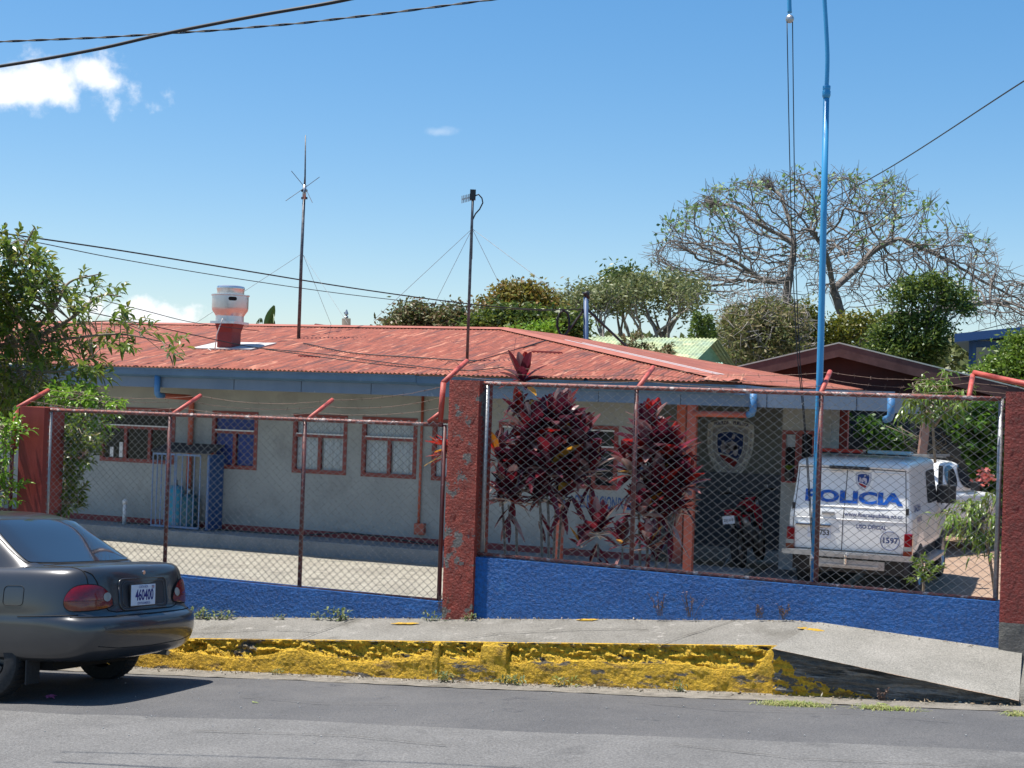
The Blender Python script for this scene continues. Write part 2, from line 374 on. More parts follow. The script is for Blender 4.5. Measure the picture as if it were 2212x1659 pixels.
# ================================================================== ground levels
KV = 11.38; FVW = 12.2
def z_base(u): u=clamp(u,-16,14); return .426+.063*u
def z_side(u): u=clamp(u,-16,-2.0); return .848+.08*u
def z_wallb(u): u=clamp(u,-16,-2.0); return .958+.08*u
def z_road(u,v):
    h=clamp(KV-v,0,2.6); g=clamp((v-(-6))/4,0,1) if v<-2 else 1
    return z_base(u)+.082*h-.012*h*h
ZY = .02
def sheet(name, fn, nu, nv, m, kind='structure'):
    b=MB(); b.grid(fn,nu,nv); o=b.build(name,m,smooth=True); tag(o,kind=kind); return o
sheet('far_ground', lambda s,t:(lerp(-900,900,s),lerp(-300,1400,t),-.75), 4,4, farg)
def rd(s,t):
    u=lerp(-60,50,s); v=lerp(-9,KV+.03,t**.8); 
    return (u,v,z_road(u,v)+.006*noise.noise(Vector((u*.9,v*.9,0))))
sheet('road', rd, 220, 44, asph)
def gt(s,t):
    u=lerp(-16,12,s); w=.36+.05*noise.noise(Vector((u*1.2,3,0)))+.03*noise.noise(Vector((u*5,9,0)))
    v=lerp(KV+.02, KV-w, t); return (u,v,z_road(u,v)+.005+.006*noise.noise(Vector((u*6,v*6,2)))+(.018*(1-t)**3))
def oldp(s,t):
    u=lerp(-60,50,s); e=9.05+.07*(u+4)+.10*nz_(u*.9)+.04*nz_(u*4); v=lerp(e,-9,t); return (u,v,z_road(u,v)+.006*noise.noise(Vector((u*.9,v*.9,0)))+.005)
nz_=lambda a: noise.noise(Vector((a,4.2,0)))
sheet('worn_road_lane', oldp, 440, 44, asph2)
g=sheet('gutter_strip', gt, 500, 8, gutm)
# sidewalk slab (flat part) and ramp
UR=-2.02; UE=-.17
def sw(s,t):
    u=lerp(-16,UR+.24*t,s); v=lerp(KV+.07,FVW+.02,t)
    return (u,v,lerp(z_side(min(u,UR)),z_wallb(min(u,UR)),t)+.006*noise.noise(Vector((u*1.1,v*2,0))))
sheet('sidewalk', sw, 200, 10, conc)
def z_out(u): return lerp(z_side(UR), ZC-2.13, clamp((u-UR)/(UE-UR)))
def z_in(u): return lerp(z_wallb(UR), ZC-1.90, clamp((u-UR-.0)/(UE-UR)))
def rmp(s,t):
    u0=lerp(UR,UE,s); v=lerp(KV-.075,FVW+.02,t)
    u=u0+.22*t*(1-s)
    return (u,v,lerp(z_out(u0),z_in(u0),t)+.004*noise.noise(Vector((u,v,5)))+.006)
sheet('sidewalk_ramp', rmp, 60, 10, rampm)
def drv(s,t):
    u=lerp(UE,9,s); v=lerp(KV-.03,FVW+.3,max(0,(t-.12)/.88)); return (u,v,(lerp(lerp(ZC-2.13,z_base(u)+.10,sm(s*5)),ZC-1.9+.0*s,t)-.03*sm(s*20)) if t>.01 else z_base(u)-.1)
sheet('driveway_apron', drv, 60, 8, conc)
# small trowelled yellow marks on the slab
b=MB()
for px,py,w,h in ((1752,1357,.11,.035),(1268,1343,.10,.03),(875,1347,.14,.03),(2030,1345,.0,.0)):
    if not w: continue
    p=onV(px,py,12.0); p=onZ(px,py,z_wallb(onV(px,py,12.1).x)-.02)
    patch(b,[(w*math.cos(a*.52)*(1+.2*math.sin(a*2.1)),h*math.sin(a*.52)*(1+.3*math.cos(a*3))) for a in range(12)],lambda x,y:(p.x+x,p.y+y,(lerp(z_side(p.x+x),z_wallb(p.x+x),(p.y+y-KV)/(FVW-KV)) if p.x+x<UR else lerp(z_out(p.x+x-.2),z_in(p.x+x),(p.y+y-KV)/(FVW-KV))+.006)+.007),rings=1)
tag(b.build('sidewalk_marking',kerbm),kind='structure')
def zs_(u,v): return lerp(z_side(u),z_wallb(u),(v-KV)/(FVW-KV))+.007
def joint(name,P,w,fz,m):
    b=MB(); Q=[]
    for a,c in zip(P,P[1:]):
        n=max(3,int(math.hypot(c[0]-a[0],c[1]-a[1])/.05))
        for i in range(n): t=i/n; Q.append((lerp(a[0],c[0],t)+.012*noise.noise(Vector((t*9+a[0],a[1],1))),lerp(a[1],c[1],t)+.012*noise.noise(Vector((t*9+a[0],a[1],7)))))
    Q.append(P[-1]); vs=[]
    for i,(x,y) in enumerate(Q):
        j=min(i+1,len(Q)-1); k_=max(i-1,0); dx,dy=Q[j][0]-Q[k_][0],Q[j][1]-Q[k_][1]; l=math.hypot(dx,dy) or 1; ww=w*(.5+.9*abs(noise.noise(Vector((x*7,y*7,0)))))
        vs+=[(x-dy/l*ww,y+dx/l*ww,fz(x,y)),(x+dy/l*ww,y-dx/l*ww,fz(x,y))]
    b.add(vs,[(2*i,2*i+1,2*i+3,2*i+2) for i in range(len(Q)-1)]); tag(b.build(name,m),kind='structure')
crk=M('crack_dirt',(.05,.045,.038),(.09,.08,.065),20,.95)
for P in ([(-2.95,KV+.08),(-2.5,FVW-.02)],[(-6.35,KV+.08),(-6.1,FVW-.02)],[(-4.9,KV+.1),(-4.5,11.7),(-3.8,11.85),(-3.2,11.9)],[(-7.6,11.6),(-6.9,11.75),(-6.3,11.7)]): joint('pavement_joint',P,.006,zs_,crk)
for P in ([(-3.0,10.6),(-2.2,10.35),(-1.3,10.5),(-.6,10.3)],[(-6.0,9.9),(-5.2,9.75),(-4.6,9.9)],[(-2.2,8.9),(-1.4,8.7),(-.3,8.75)],[(-5.5,8.5),(-4.4,8.62),(-3.6,8.5)]): joint('road_crack',P,.005,lambda u,v:z_road(u,v)+.016,crk)
def crack_r(s,t): return 0
# kerb, broken along its upper edge
b=MB()
U0,U1=-16,UR+.02; NU=900; rows=[]
vs=[]; nr=0
def nz(*a): return noise.noise(Vector(a))
for i in range(NU+1):
    u=lerp(U0,U1,i/NU); zt=z_side(u)+.004; zb=z_road(u,KV)-.03
    brk=sm((nz(u*.9,1.7,0)+.62)*3.2)            # how deep the edge is broken away
    if -4.55<u<-4.3 or -5.0<u<-4.93: brk*=.15
    if u>UR-.15: brk*=clamp((UR-u)/.15)
    hl=lerp(.99, .60+.22*nz(u*1.5,5,0)+.06*nz(u*9,2,0), brk)
    zl=lerp(zb,zt,clamp(hl,.3,.99))
    colr=[(u,KV+.10,zt+.002)]
    for j in range(9):
        t=j/8; z=lerp(zt,zl,t); rough=brk*math.sin(math.pi*min(1,t*.9+.1))
        y=KV+.070-.02*t+brk*.022*math.sin(t*3.14)+.055*rough*nz(u*6,z*24,3)+.035*rough*nz(u*19,z*40,8)+.02*nz(u*50,z*60,1)*brk
        colr.append((u+.01*rough*nz(u*30,z*30,1),y,z+.012*rough*nz(u*25,z*9,4)))
    fy=KV+.018+.008*nz(u*4,0,6)
    colr.append((u,fy+.006,zl+.004*nz(u*22,0,0)))
    for j in range(1,11):
        t=j/10; z=lerp(zl-.008,zb,t); colr.append((u,fy-.02*t+.010*nz(u*7,z*9,11)+.005*nz(u*28,z*30,2),z))
    nr=len(colr); vs+=colr
fs=[];mi=[]
for i in range(NU):
    for j in range(nr-1):
        fs.append((i*nr+j,i*nr+j+1,(i+1)*nr+j+1,(i+1)*nr+j)); mi.append(1 if 1<=j<=9 else 0)
b.v=vs;b.f=fs;b.mi=mi
tag(b.build('kerb',[kerbm,kerbr]),kind='structure')
# bare mossy flank of the ramp
b=MB(); NU=300; NR=44
def fl(s,t):
    u=lerp(UR,UE,s); zt=z_out(u)-.001; zb=z_road(u,KV)-.03; z=lerp(zt,zb,t)
    return Vector((u+.05*nz(1,z*9,0)*(1-s), KV-.035+.05*math.sin(t*2.6)*.5+.016*nz(u*4,z*26,0)+.01*nz(u*18,z*40,3)-.012, z))
o=len(b.v)
for j in range(NR+1):
    for i in range(NU+1): b.v.append(tuple(fl(i/NU,j/NR)))
for j in range(NR):
    for i in range(NU):
        s=i/NU;t=j/NR
        yel = t>(.16+ s*1.6+.20*nz(s*14,t*3,1)+.07*nz(s*70,t*16,5)) and s<.50+.08*nz(s*9,t*8,4)+.03*nz(s*40,t*20,4) and nz(s*26,t*6,9)+.4*nz(s*80,t*16,2)<.30
        b.f.append((j*(NU+1)+i,j*(NU+1)+i+1,(j+1)*(NU+1)+i+1,(j+1)*(NU+1)+i)); b.mi.append(1 if yel else 0)
tag(b.build('ramp_flank',[kdark,kerbm]),kind='structure')

# yard behind the fence
def yd(s,t):
    u=lerp(-40,30,s); v=lerp(FVW+.16,48,t**1.3); return (u,v,ZY-.05*sm((u+4)/3)+.02*nz(u*.8,v*.8,0))
sheet('yard', yd, 160, 80, yardm)
def sl(s,t):
    u=lerp(-3.2,8,s); v=lerp(FVW+.3,34,t); return (u,v,ZY-.05*sm((u+4)/3)+.012+.03*nz(u*1.5,v*1.5,3)+.008)
sheet('bare_soil', sl, 90, 120, soil)

# ================================================================== blue walls and pillars
def bumpy_wall(name, u0,u1,zt0,zt1, label, m=blue, V=FVW, th=.16, zb=None):
    b=MB(); NU=int((u1-u0)/.03); NZ=14; vs=[]
    for i in range(NU+1):
        u=lerp(u0,u1,i/NU); zt=lerp(zt0,zt1,i/NU); z0=(zb(u) if zb else min(z_wallb(u),z_in(max(u,UR)) if u>UR else 9)-.12)
        for j in range(NZ+1):
            z=lerp(z0,zt,j/NZ); d=.0015*nz(u*3,z*3,1)+.0022*nz(u*16,z*18,4)
            if j==NZ: d*=.3
            vs.append((u,V+d-.0,z))
        vs.append((u,V+th,zt)); vs.append((u,V+th,z0))
    nr=NZ+3; b.v=vs
    b.f=[(i*nr+j,(i+1)*nr+j,(i+1)*nr+j+1,i*nr+j+1) for i in range(NU) for j in range(nr-1)]; b.mi=[0]*len(b.f)
    b.f.append(tuple(range(nr))); b.f.append(tuple(NU*nr+j for j in range(nr-1,-1,-1))); b.mi+=[0,0]
    o=b.build(name,m); shade_auto(o,50)
    tag(o,label,'low wall'); return o
uM0=onV(962,1080,FVW-.03).x; uM1=onV(1029,1080,FVW-.03).x
uL0=onV(38,1000,FVW-.03).x; uL1=onV(93,1000,FVW-.03).x
uR0=onV(2166,1080,FVW-.03).x; uR1=uR0+.36
zl0=onV(405,1247,FVW).z; uA=onV(405,1247,FVW).x; p=onV(950,1300,FVW); k=(p.z-zl0)/(p.x-uA)
bumpy_wall('low_blue_wall', uL1-.01, uM0+.01, zl0+k*(uL1-uA), zl0+k*(uM0-uA), 'short strip of low blue wall between grey car and middle red pillar', zb=lambda u:z_wallb(u)-.12)
p0=onV(1025,1203,FVW); p1=onV(2163,1301,FVW)
bumpy_wall('low_blue_wall', uM1-.01, uR0+.01, p0.z, p1.z, 'long tall blue wall right of middle red pillar')
def pillar(u0,u1,zt,zb,m,label,amp=.01,dep=.33,foot=None):
    b=MB(); V0=FVW-.03; NS=14; NZ=60
    def ring(z):
        r=[]
        for k in range(4*NS):
            q=k//NS; t=(k%NS)/NS
            x,y=((t,0),(1,t),(1-t,1),(0,1-t))[q]
            px_=lerp(u0,u1,x); py_=V0+y*dep
            nx,ny=((0,-1),(1,0),(0,1),(-1,0))[q]
            e=min(t,1-t)*NS
            rd_=.012*(1-clamp(e/1.2)) if e<1.2 else 0
            d=amp*(.25*nz(px_*14+py_*14,z*14,q)+.6*nz(px_*34,z*34,py_*34))-rd_*.6
            r.append((px_+nx*d,py_+ny*d,z))
        return r
    vs=[]
    for j in range(NZ+1): vs+=ring(lerp(zb,zt,j/NZ))
    n=4*NS; b.v=vs
    b.f=[(j*n+i,j*n+(i+1)%n,(j+1)*n+(i+1)%n,(j+1)*n+i) for j in range(NZ) for i in range(n)]
    if foot: b.mi=[1 if lerp(zb,zt,(j+.5)/NZ)<foot else 0 for j in range(NZ) for i in range(n)]
    else: b.mi=[0]*len(b.f)
    b.f.append(tuple(NZ*n+i for i in range(n))); b.mi.append(0)
    o=b.build('fence_pillar',[m,gbase] if foot else m); shade_auto(o,40)
    return tag(o,label,'pillar')
pillar(uM0,uM1,onV(1000,821,FVW-.03).z,z_wallb(uM0)-.1,redp,'middle red pillar with blistered peeling paint and grey patches',.008)
pillar(uL0,uL1,onV(70,879,FVW-.03).z,z_wallb(uL0)-.1,redp2,'red pillar behind the grey car roof with smooth streaky paint',.002)
pillar(uR0,uR1,onV(2190,846,FVW-.03).z,ZC-2.0,redp3,'red pillar at the right edge with bare grey footing',.006,foot=onV(2190,1346,FVW-.03).z)

# ================================================================== chain link fences
FV=FVW+.06
def chain(u0,u1,zb0,zb1,zt0,zt1,w,h,phase=0.,V=FV-.035,r=.0029):
    b=MB(); n=int((u1-u0)/(w/2)); 
    zmin=min(zb0,zb1)
    for i in range(n+1):
        uc=u0+(i+.5)*w/2; t=(uc-u0)/(u1-u0); zb=lerp(zb0,zb1,t); zt=lerp(zt0,zt1,t); s=1 if i%2 else -1
        k0=int(math.floor((zb-zmin)/(h/2))); pts=[]
        # each wire zigzags over half a mesh; neighbours hook at the bends
        kk=k0; z=zmin+kk*h/2
        while z<zt+h*.3:
            side=1 if kk%2 else -1
            x=uc+side*s*w/4*1.02+.0025*nz(uc*7,z*5,phase)
            y=V+.004*nz(uc*2,z*2,phase)*2+(.0025 if side*s>0 else -.0025)
            pts.append(Vector((x,y,z+.003*nz(uc*5,z*9,3)))); kk+=1; z=zmin+kk*h/2
        if len(pts)>1: b.tube(pts,r,4,cap=False)
    return b
ARMD=Vector((0,.50,.20))
def fence(name,label,pxl,pxr,ztl,ztr,zbl,zbr,posts,mesh,armpts,extra=None):
    # px positions of ends at rail height, y of rails at both ends
    a=onV(pxl,ztl,FV); c=onV(pxr,ztr,FV); e=onV(pxl,zbl,FV); g=onV(pxr,zbr,FV)
    g=onV(pxr-8,zbr,FV); e=onV(pxl-8,zbl,FV)
    u0=a.x;u1=c.x
    zt=lambda u: lerp(a.z,c.z,(u-u0)/(u1-u0)); zb=lambda u: lerp(e.z,g.z,(u-u0)/(u1-u0))
    rt=thing(name,((u0+u1)/2,FV,min(zb(u0),zb(u1))),label,'fence')
    MB().tube([(lerp(u0,u1,i/6),FV+.004*(i%2),zt(lerp(u0,u1,i/6))) for i in range(7)],.020,10).build('top_rail',rustrail,rt,True)
    MB().tube([(lerp(u0,u1,i/6),FV,zb(lerp(u0,u1,i/6))) for i in range(7)],.018,10).build('bottom_rail',rustrail,rt,True)
    for px_,py_,kd in posts:
        u=onV(px_,py_,FV).x
        MB().tube([(u,FV+.01,zb(u)-.06),(u,FV+.01,zt(u))],.021,10).build('post',kd,rt,True)
    w,h=mesh
    chain(u0+.0,u1,zb(u0)-.045,zb(u1)-.045,zt(u0)+.02,zt(u1)+.02,w,h).build('chain_mesh',chainm,rt,True)
    for px_,py_ in armpts:
        p=onV(px_,py_,FV); p.z=zt(p.x)
        MB().tube([p,p+ARMD],.022,10).build('barbed_wire_arm',redpipe,rt,True)
    if extra: extra(rt)
    return zt,zb,u0,u1
def exL(rt):
    p=onV(951,912,FV); q=onV(958,826,FV); MB().tube([p,q],.026,10).build('raised_post',redpipe,rt,True)
    MB().tube([p+Vector((-.12,-.0,.0)),p+Vector((0,0,.09))],.02,8).build('brace',redpipe,rt,True)
    MB().tube([q,q+ARMD*1.1],.025,10).build('barbed_wire_arm',redpipe,rt,True)
ztL,zbL,uL_,uLe=fence('chain_link_fence','chain-link fence panels between streaky red pillar and middle red pillar, lower of the two',98,956,885,918,1222,1297,
   [(104,1000,galv),(366,900,redsteel),(658,912,redsteel),(957,1000,redsteel)],(.083,.0735),[(372,892),(664,904)],exL)
def exR(rt):
    p=onV(2095,854,FV)+ARMD*1.0
    q=p+Vector((.95,-.5,-.20)); MB().tube([p,q],.025,10).build('barbed_wire_arm',redpipe,rt,True)
ztR,zbR,uR_,uRe=fence('chain_link_fence','taller chain-link fence on the long blue wall, police van behind it',1042,2163,828,862,1196,1297,
   [(1047,1000,galv),(1370,1000,redsteel),(1771,950,redsteel),(2159,1000,galv)],(.094,.0725),[(1378,836),(1773,848),(2093,856)],exR)
# stub of the next fence, at the left edge
def exS(rt):
    p=onV(28,962,FV); q=onV(36,882,FV); MB().tube([p,q],.026,10).build('raised_post',redpipe,rt,True)
    MB().tube([q,q+ARMD],.025,10).build('barbed_wire_arm',redpipe,rt,True)
fence('chain_link_fence','stub of lower chain-link fence cut off by the left edge',-190,34,957,967,1190,1215,[(24,1000,redsteel)],(.083,.0735),[],exS)
# barbed wire strands
def barb(pts,label,group,seed):
    rnd=random.Random(seed); b=MB(); P=[]
    for a,c in zip(pts[:-1],pts[1:]):
        n=max(6,int((c-a).length/.07)); sag=.03+.03*rnd.random()
        for i in range(n):
            t=i/n; q=a.lerp(c,t); q.z-=sag*4*t*(1-t); q.z+=.006*nz(q.x*6,seed,0); P.append(q)
    P.append(pts[-1]); b.tube(P,.0022,4,cap=False)
    for i in range(1,len(P)-1,2):
        for s in (-1,1):
            d=Vector((rnd.uniform(-.4,.4),rnd.uniform(-1,1),rnd.uniform(-1,1))).normalized()*.022
            b.tube([P[i]-d,P[i]+d],.0013,3,cap=False)
    tag(b.build('barbed_wire_strand',rustw),label,'barbed wire',group)
armL=[onV(40,880,FV)]+[Vector((onV(x,y,FV).x,FV,ztL(onV(x,y,FV).x))) for x,y in((372,892),(664,904))]
nmz={0:'lowest',1:'middle',2:'topmost'}
pm=onV(951,905,FV)
for k,f in enumerate((.35,.68,.99)):
    barb([armL[0]+ARMD*f,armL[1]+ARMD*f,armL[2]+ARMD*f,Vector((pm.x,FV,pm.z+.1+.10*k))],nmz[k]+' barbed wire strand above the lower fence left of middle pillar','barbed wire above the lower fence',k)
armR=[onV(958,826,FV)]+[Vector((onV(x,y,FV).x,FV,ztR(onV(x,y,FV).x))) for x,y in((1378,836),(1773,848),(2093,856))]+[Vector((uR1+.8,FV,ztR(uRe)))]
for k,f in enumerate((.35,.68,.99)):
    barb([q+ARMD*f for q in armR],nmz[k]+' barbed wire strand above the taller fence on the long blue wall','barbed wire above the taller fence',k+10)
# a rusty hook of loose wire at the pillar arm
q=onV(958,826,FV)+ARMD
for i in range(2):
    a=q-ARMD*(.25+.4*i); b=MB(); b.tube([a+Vector((0,0,.02)),a+Vector((-.05,0,.06)),a+Vector((-.13,.01,.055)),a+Vector((-.16,.01,.02))],.003,5)
    tag(b.build('loose_wire_hook',rustw),('upper' if i==0 else 'lower')+' bent wire hook on the slanted arm beside middle pillar','wire hook')

# ================================================================== police station
WV=20.7; EV=19.52; RV=25.1; FAV=19.68
zE=ZC+.335; zRg=ZC+1.31
uC=onV(1590,830,EV).x; uRe_=uC-(RV-EV)-.05; uLft=-26
st=thing('police_station',(uC,WV,ZY),'low grey police station with red corrugated roof and blue fascia behind the fence','building')
mS=(zRg-zE)/(RV-EV)
AMP=.011; PIT=.076
def roof_front():
    b=MB(); n=int((uC-uLft)/PIT*5); NV=8; vs=[]
    for i in range(n+1):
        u=uLft+(uC-uLft)*i/n; vt=min(RV, EV+(uC-u)*(RV-EV)/(uC-uRe_)); w=AMP*math.sin(2*math.pi*u/PIT)
        j0=.0+.012*nz(round(u/.76)*3.3,0,0)
        for j in range(NV+1):
            v=lerp(EV+j0,max(vt,EV+j0+.01),j/NV); lap=.006 if (j%2==0 and 0<j<NV) else 0
            vs.append((u,v,zE+(v-EV)*mS+w+lap-.03*nz(u*.35,v*.3,7)*(.3)))
    m=NV+1; b.v=vs; b.f=[(i*m+j,(i+1)*m+j,(i+1)*m+j+1,i*m+j+1) for i in range(n) for j in range(NV)]; b.mi=[0]*len(b.f)
    return b
rf=roof_front().build('roof',roofm,st,True)
bk=2*RV-EV+3.2
def roof_side():
    b=MB(); n=int((bk-EV)/PIT*5); NV=6; vs=[]
    for i in range(n+1):
        v=EV+(bk-EV)*i/n; e=min(v-EV,bk-v,RV-EV); ut=uC-e*(uC-uRe_)/(RV-EV); w=AMP*math.sin(2*math.pi*v/PIT)
        for j in range(NV+1):
            u=lerp(uC,ut-.01,j/NV); vs.append((u,v,zE+(uC-u)/(uC-uRe_)*(RV-EV)*mS+w+.16*((v-EV)/(bk-EV))**1.5))
    m=NV+1; b.v=vs; b.f=[(i*m+j,(i+1)*m+j,(i+1)*m+j+1,i*m+j+1) for i in range(n) for j in range(NV)]; b.mi=[0]*len(b.f); return b
roof_side().build('roof_side',roofs,st,True)
b=MB(); b.add([(uLft,RV,zRg),(uRe_,RV,zRg),(uRe_,bk-(RV-EV),zRg),(uC,bk,zE),(uLft,bk,zE)],[(0,1,2,3,4)]); b.build('roof_back',roofs,st)
# ridge and hip caps, white-streaked flashing along the hip
b=MB(); b.hexa([Vector(q) for q in ((uLft,RV-.16,zRg-.0),(uRe_+.1,RV-.16,zRg-.0),(uRe_+.1,RV+.16,zRg),(uLft,RV+.16,zRg),(uLft,RV-.01,zRg+.045),(uRe_+.1,RV-.01,zRg+.045),(uRe_+.1,RV+.01,zRg+.045),(uLft,RV+.01,zRg+.045))]); b.build('ridge_cap',capm,st)
A=Vector((uRe_,RV,zRg+.02)); Bq=Vector((uC,EV,zE+.02)); d=(Bq-A).normalized(); sd=Vector((-d.y,d.x,0)).normalized()
b=MB(); w0,w1=.13,.30
b.add([A-sd*w0+Vector((0,0,-.008)),Bq-sd*w0+Vector((0,0,-.008)),Bq+Vector((0,0,.03)),A+Vector((0,0,.03)),Bq+sd*w1+Vector((0,0,-.03)),A+sd*w1+Vector((0,0,-.03))],[(0,1,2,3),(3,2,4,5)]); b.build('hip_cap',capm,st)
b=MB()
for o_,L0,L1 in ((.10,.30,.95),(.20,.36,.99)):
    pa=A.lerp(Bq,L0)+sd*o_; pb=A.lerp(Bq,L1)+sd*o_; b.bar(pa+Vector((0,0,.028)),pb+Vector((0,0,.02)),.022,.006)
b.build('hip_flashing_strip',whitef,st)
# small louvre slot and rust strip on the slope
def onRoof(px,py,lift=0.):
    n=Vector((0,-mS,1)).normalized(); return onP(px,py,Vector((0,EV,zE+lift)),n)
for (x0,y0,x1,y1) in ((1149,759,1214,762),(690,771,645,769)):
    a=onRoof(x0,y0,.02); c=onRoof(x1,y1,.02); MB().bar(a,c,.03,.03).build('roof_batten',skirt,st)
# fascia and gutter
uF1=onV(1932,880,FAV).x
b=MB(); b.box((uLft,FAV,ZC-.0),(uF1,FAV+.03,ZC+.27)); b.build('fascia',fascm,st)
for k in range(24):
    u=uLft+4+k*1.22
    if -13<u<uF1: MB().box((u,FAV-.004,ZC+.0),(u+.006,FAV-.001,ZC+.2)).build('fascia_joint',seam,st)
def gutter(u0,u1,n=60,drop=0.):
    b=MB(); prof=[(0,.14),(-.005,.0),(-.03,-.0),(-.115,.035),(-.125,.12),(-.145,.125),(-.145,.14),(-.12,.14),(-.11,.13),(-.10,.05),(-.03,.015),(-.02,.14)]
    vs=[]; 
    for i in range(n+1):
        u=lerp(u0,u1,i/n); w=.006*nz(u*1.7,2,0)
        vs+=[(u,FAV+y+w,ZC+.17+z+.5*w+drop) for y,z in prof]
    m=len(prof); b.v=vs; b.f=[(i*m+j,(i+1)*m+j,(i+1)*m+(j+1)%m,i*m+(j+1)%m) for i in range(n) for j in range(m)]; b.mi=[0]*len(b.f); return b
uk=onV(905,835,FAV).x
gutter(uLft,uk).build('gutter',gutterm,st); gutter(uk+.01,uC+.05,drop=-.012).build('gutter',gutterm,st)
# side gutter under the receding eave
b=MB(); b.box((uC-.02,EV,ZC+.16),(uC+.12,bk,ZC+.30)); b.build('side_gutter',gutterm,st)
# flat porch roof to the right
b=MB(); b.box((uC,FAV+.03,ZC+.20),(uF1,FAV+4.2,ZC+.245)); b.box((uF1-.03,FAV+.03,ZC-.02),(uF1,FAV+4.2,ZC+.2)); b.build('porch_roof',fascm,st)
b=MB(); pp=onV(1560,825,EV); b.add([pp+Vector((-.35,0,.03)),pp+Vector((.25,0,.0)),pp+Vector((.3,.25,.14)),pp+Vector((-.2,.3,.10))],[(0,1,2,3)]); b.build('bent_roof_sheet',roofm,st)
# soffit
b=MB(); b.box((uLft,FAV+.03,ZC+.02),(uF1-.03,WV+3.2,ZC+.05)); b.build('soffit',cream,st)
# walls with window openings
fl=ZC-2.36
wins=[]
def win(x0,x1,yt,yb,kind,V=WV):
    a=onV(x0,yt,V); c=onV(x1,yb,V); wins.append([a.x,c.x,c.z,a.z,kind])
win(122,183,880,987,'dark'); win(222,374,884,1000,'triple'); win(462,552,890,1011,'blue'); win(637,745,896,1022,'curtain'); win(786,896,903,1033,'curtain2')
win(938,1040,908,1038,'curtain2'); win(1081,1186,914,1046,'sky'); win(1236,1330,920,1050,'dark')
zt_=sum(w[3] for w in wins[3:6])/3; zb_=sum(w[2] for w in wins[3:6])/3
for w in wins: w[3]=zt_
for i,w in enumerate(wins): w[2]=zb_ if i!=1 else w[2]
uW1=onV(1412,1000,WV).x; ztop=ZC+.05
b=MB(); cur=uLft; T=.15
for w in wins:
    b.box((cur,WV,fl),(w[0],WV+T,ztop)); b.box((w[0],WV,fl),(w[1],WV+T,w[2])); b.box((w[0],WV,w[3]),(w[1],WV+T,ztop)); cur=w[1]
b.box((cur,WV,fl),(uW1,WV+T,ztop))
b.box((uW1-T,WV+T,fl),(uW1,WV+3.0,ztop))
uB1=onV(1688,1000,WV+.2).x; uB2=onV(1792,1000,WV+.2).x
b.build('wall',wallm,st)
b=MB(); b.box((uW1,WV+2.9,fl),(uB1+.4,WV+3.05,ztop)); b.build('porch_back_wall',M('shade_darkened_porch_wall',(.24,.25,.225),(.28,.29,.265),2,.9),st)  # wall colour darkened to paint in the deep shade under the porch
b=MB(); b.box((uW1,WV+2.885,fl),(uB1+.4,WV+2.899,fl+1.25)); b.build('porch_dado',M('porch_dado_paint',(.15,.17,.205),None,rough=.8),st)
b=MB(); b.box((uW1-1.2,FAV+.05,ZC+.052),(uC-.001,WV+3.2,ZC+.07)); b.build('porch_ceiling',cream,st)
# right wall block with two narrow lights
V2=WV+.2
sl_=[]
for x0,x1 in ((1695,1719),(1730,1755)):
    a=onV(x0,934,V2); c=onV(x1,1037,V2); sl_.append((a.x,c.x,c.z,a.z))
b=MB(); cur=uB1
for w in sl_:
    b.box((cur,V2,fl),(w[0],V2+T,ztop)); b.box((w[0],V2,fl),(w[1],V2+T,w[2])); b.box((w[0],V2,w[3]),(w[1],V2+T,ztop)); cur=w[1]
b.box((cur,V2,fl),(uB2,V2+T,ztop)); b.box((uB2-T,V2+T,fl),(uB2,V2+.9,ztop)); b.build('wall',wallm,st)
for i,w in enumerate(sl_):
    f=MB(); 
    for bx in ((w[0]-.03,w[0]+.02,w[2]-.03,w[3]+.03),(w[1]-.02,w[1]+.03,w[2]-.03,w[3]+.03)): f.box((bx[0],V2-.012,bx[2]),(bx[1],V2+.06,bx[3]))
    f.box((w[0]+.02,V2-.012,w[2]-.03),(w[1]-.02,V2+.06,w[2]+.02)); f.box((w[0]+.02,V2-.012,w[3]-.02),(w[1]-.02,V2+.06,w[3]+.03))
    fo=f.build('window',winf,st)
    MB().add([(w[0]+.02,V2+.024,w[2]+.02),(w[1]-.02,V2+.024,w[2]+.02),(w[1]-.02,V2+.024,w[3]-.02),(w[0]+.02,V2+.024,w[3]-.02)],[(0,1,2,3)]).build('pane',clearg,fo)
    MB().box((w[0]-.0,V2+.13,w[2]),(w[1],V2+.14,w[3])).build('unlit_room_sheet',darkin,fo)  # flat dark sheet, room darkness painted in its colour
    if i==0:
        q=onV(1706,952,V2); MB().box((w[0]+.022,V2+.05,q.z-.09),(w[1]-.022,V2+.055,q.z+.09)).build('white_card',whitef,fo)
b=MB(); b.box((uLft,WV-.018,fl),(uW1,WV-.001,fl+.10)); b.build('skirting',skirt,st)
b=MB(); b.box((uLft,20.0,ZY-.02),(uC+.1,WV,fl)); o=b.build('walkway',walk,st,bev=.012)
b=MB(); b.box((uC+.1,19.9,ZY-.05),(uB2+.3,WV+3.0,fl-.10)); b.build('porch_floor',walk,st)
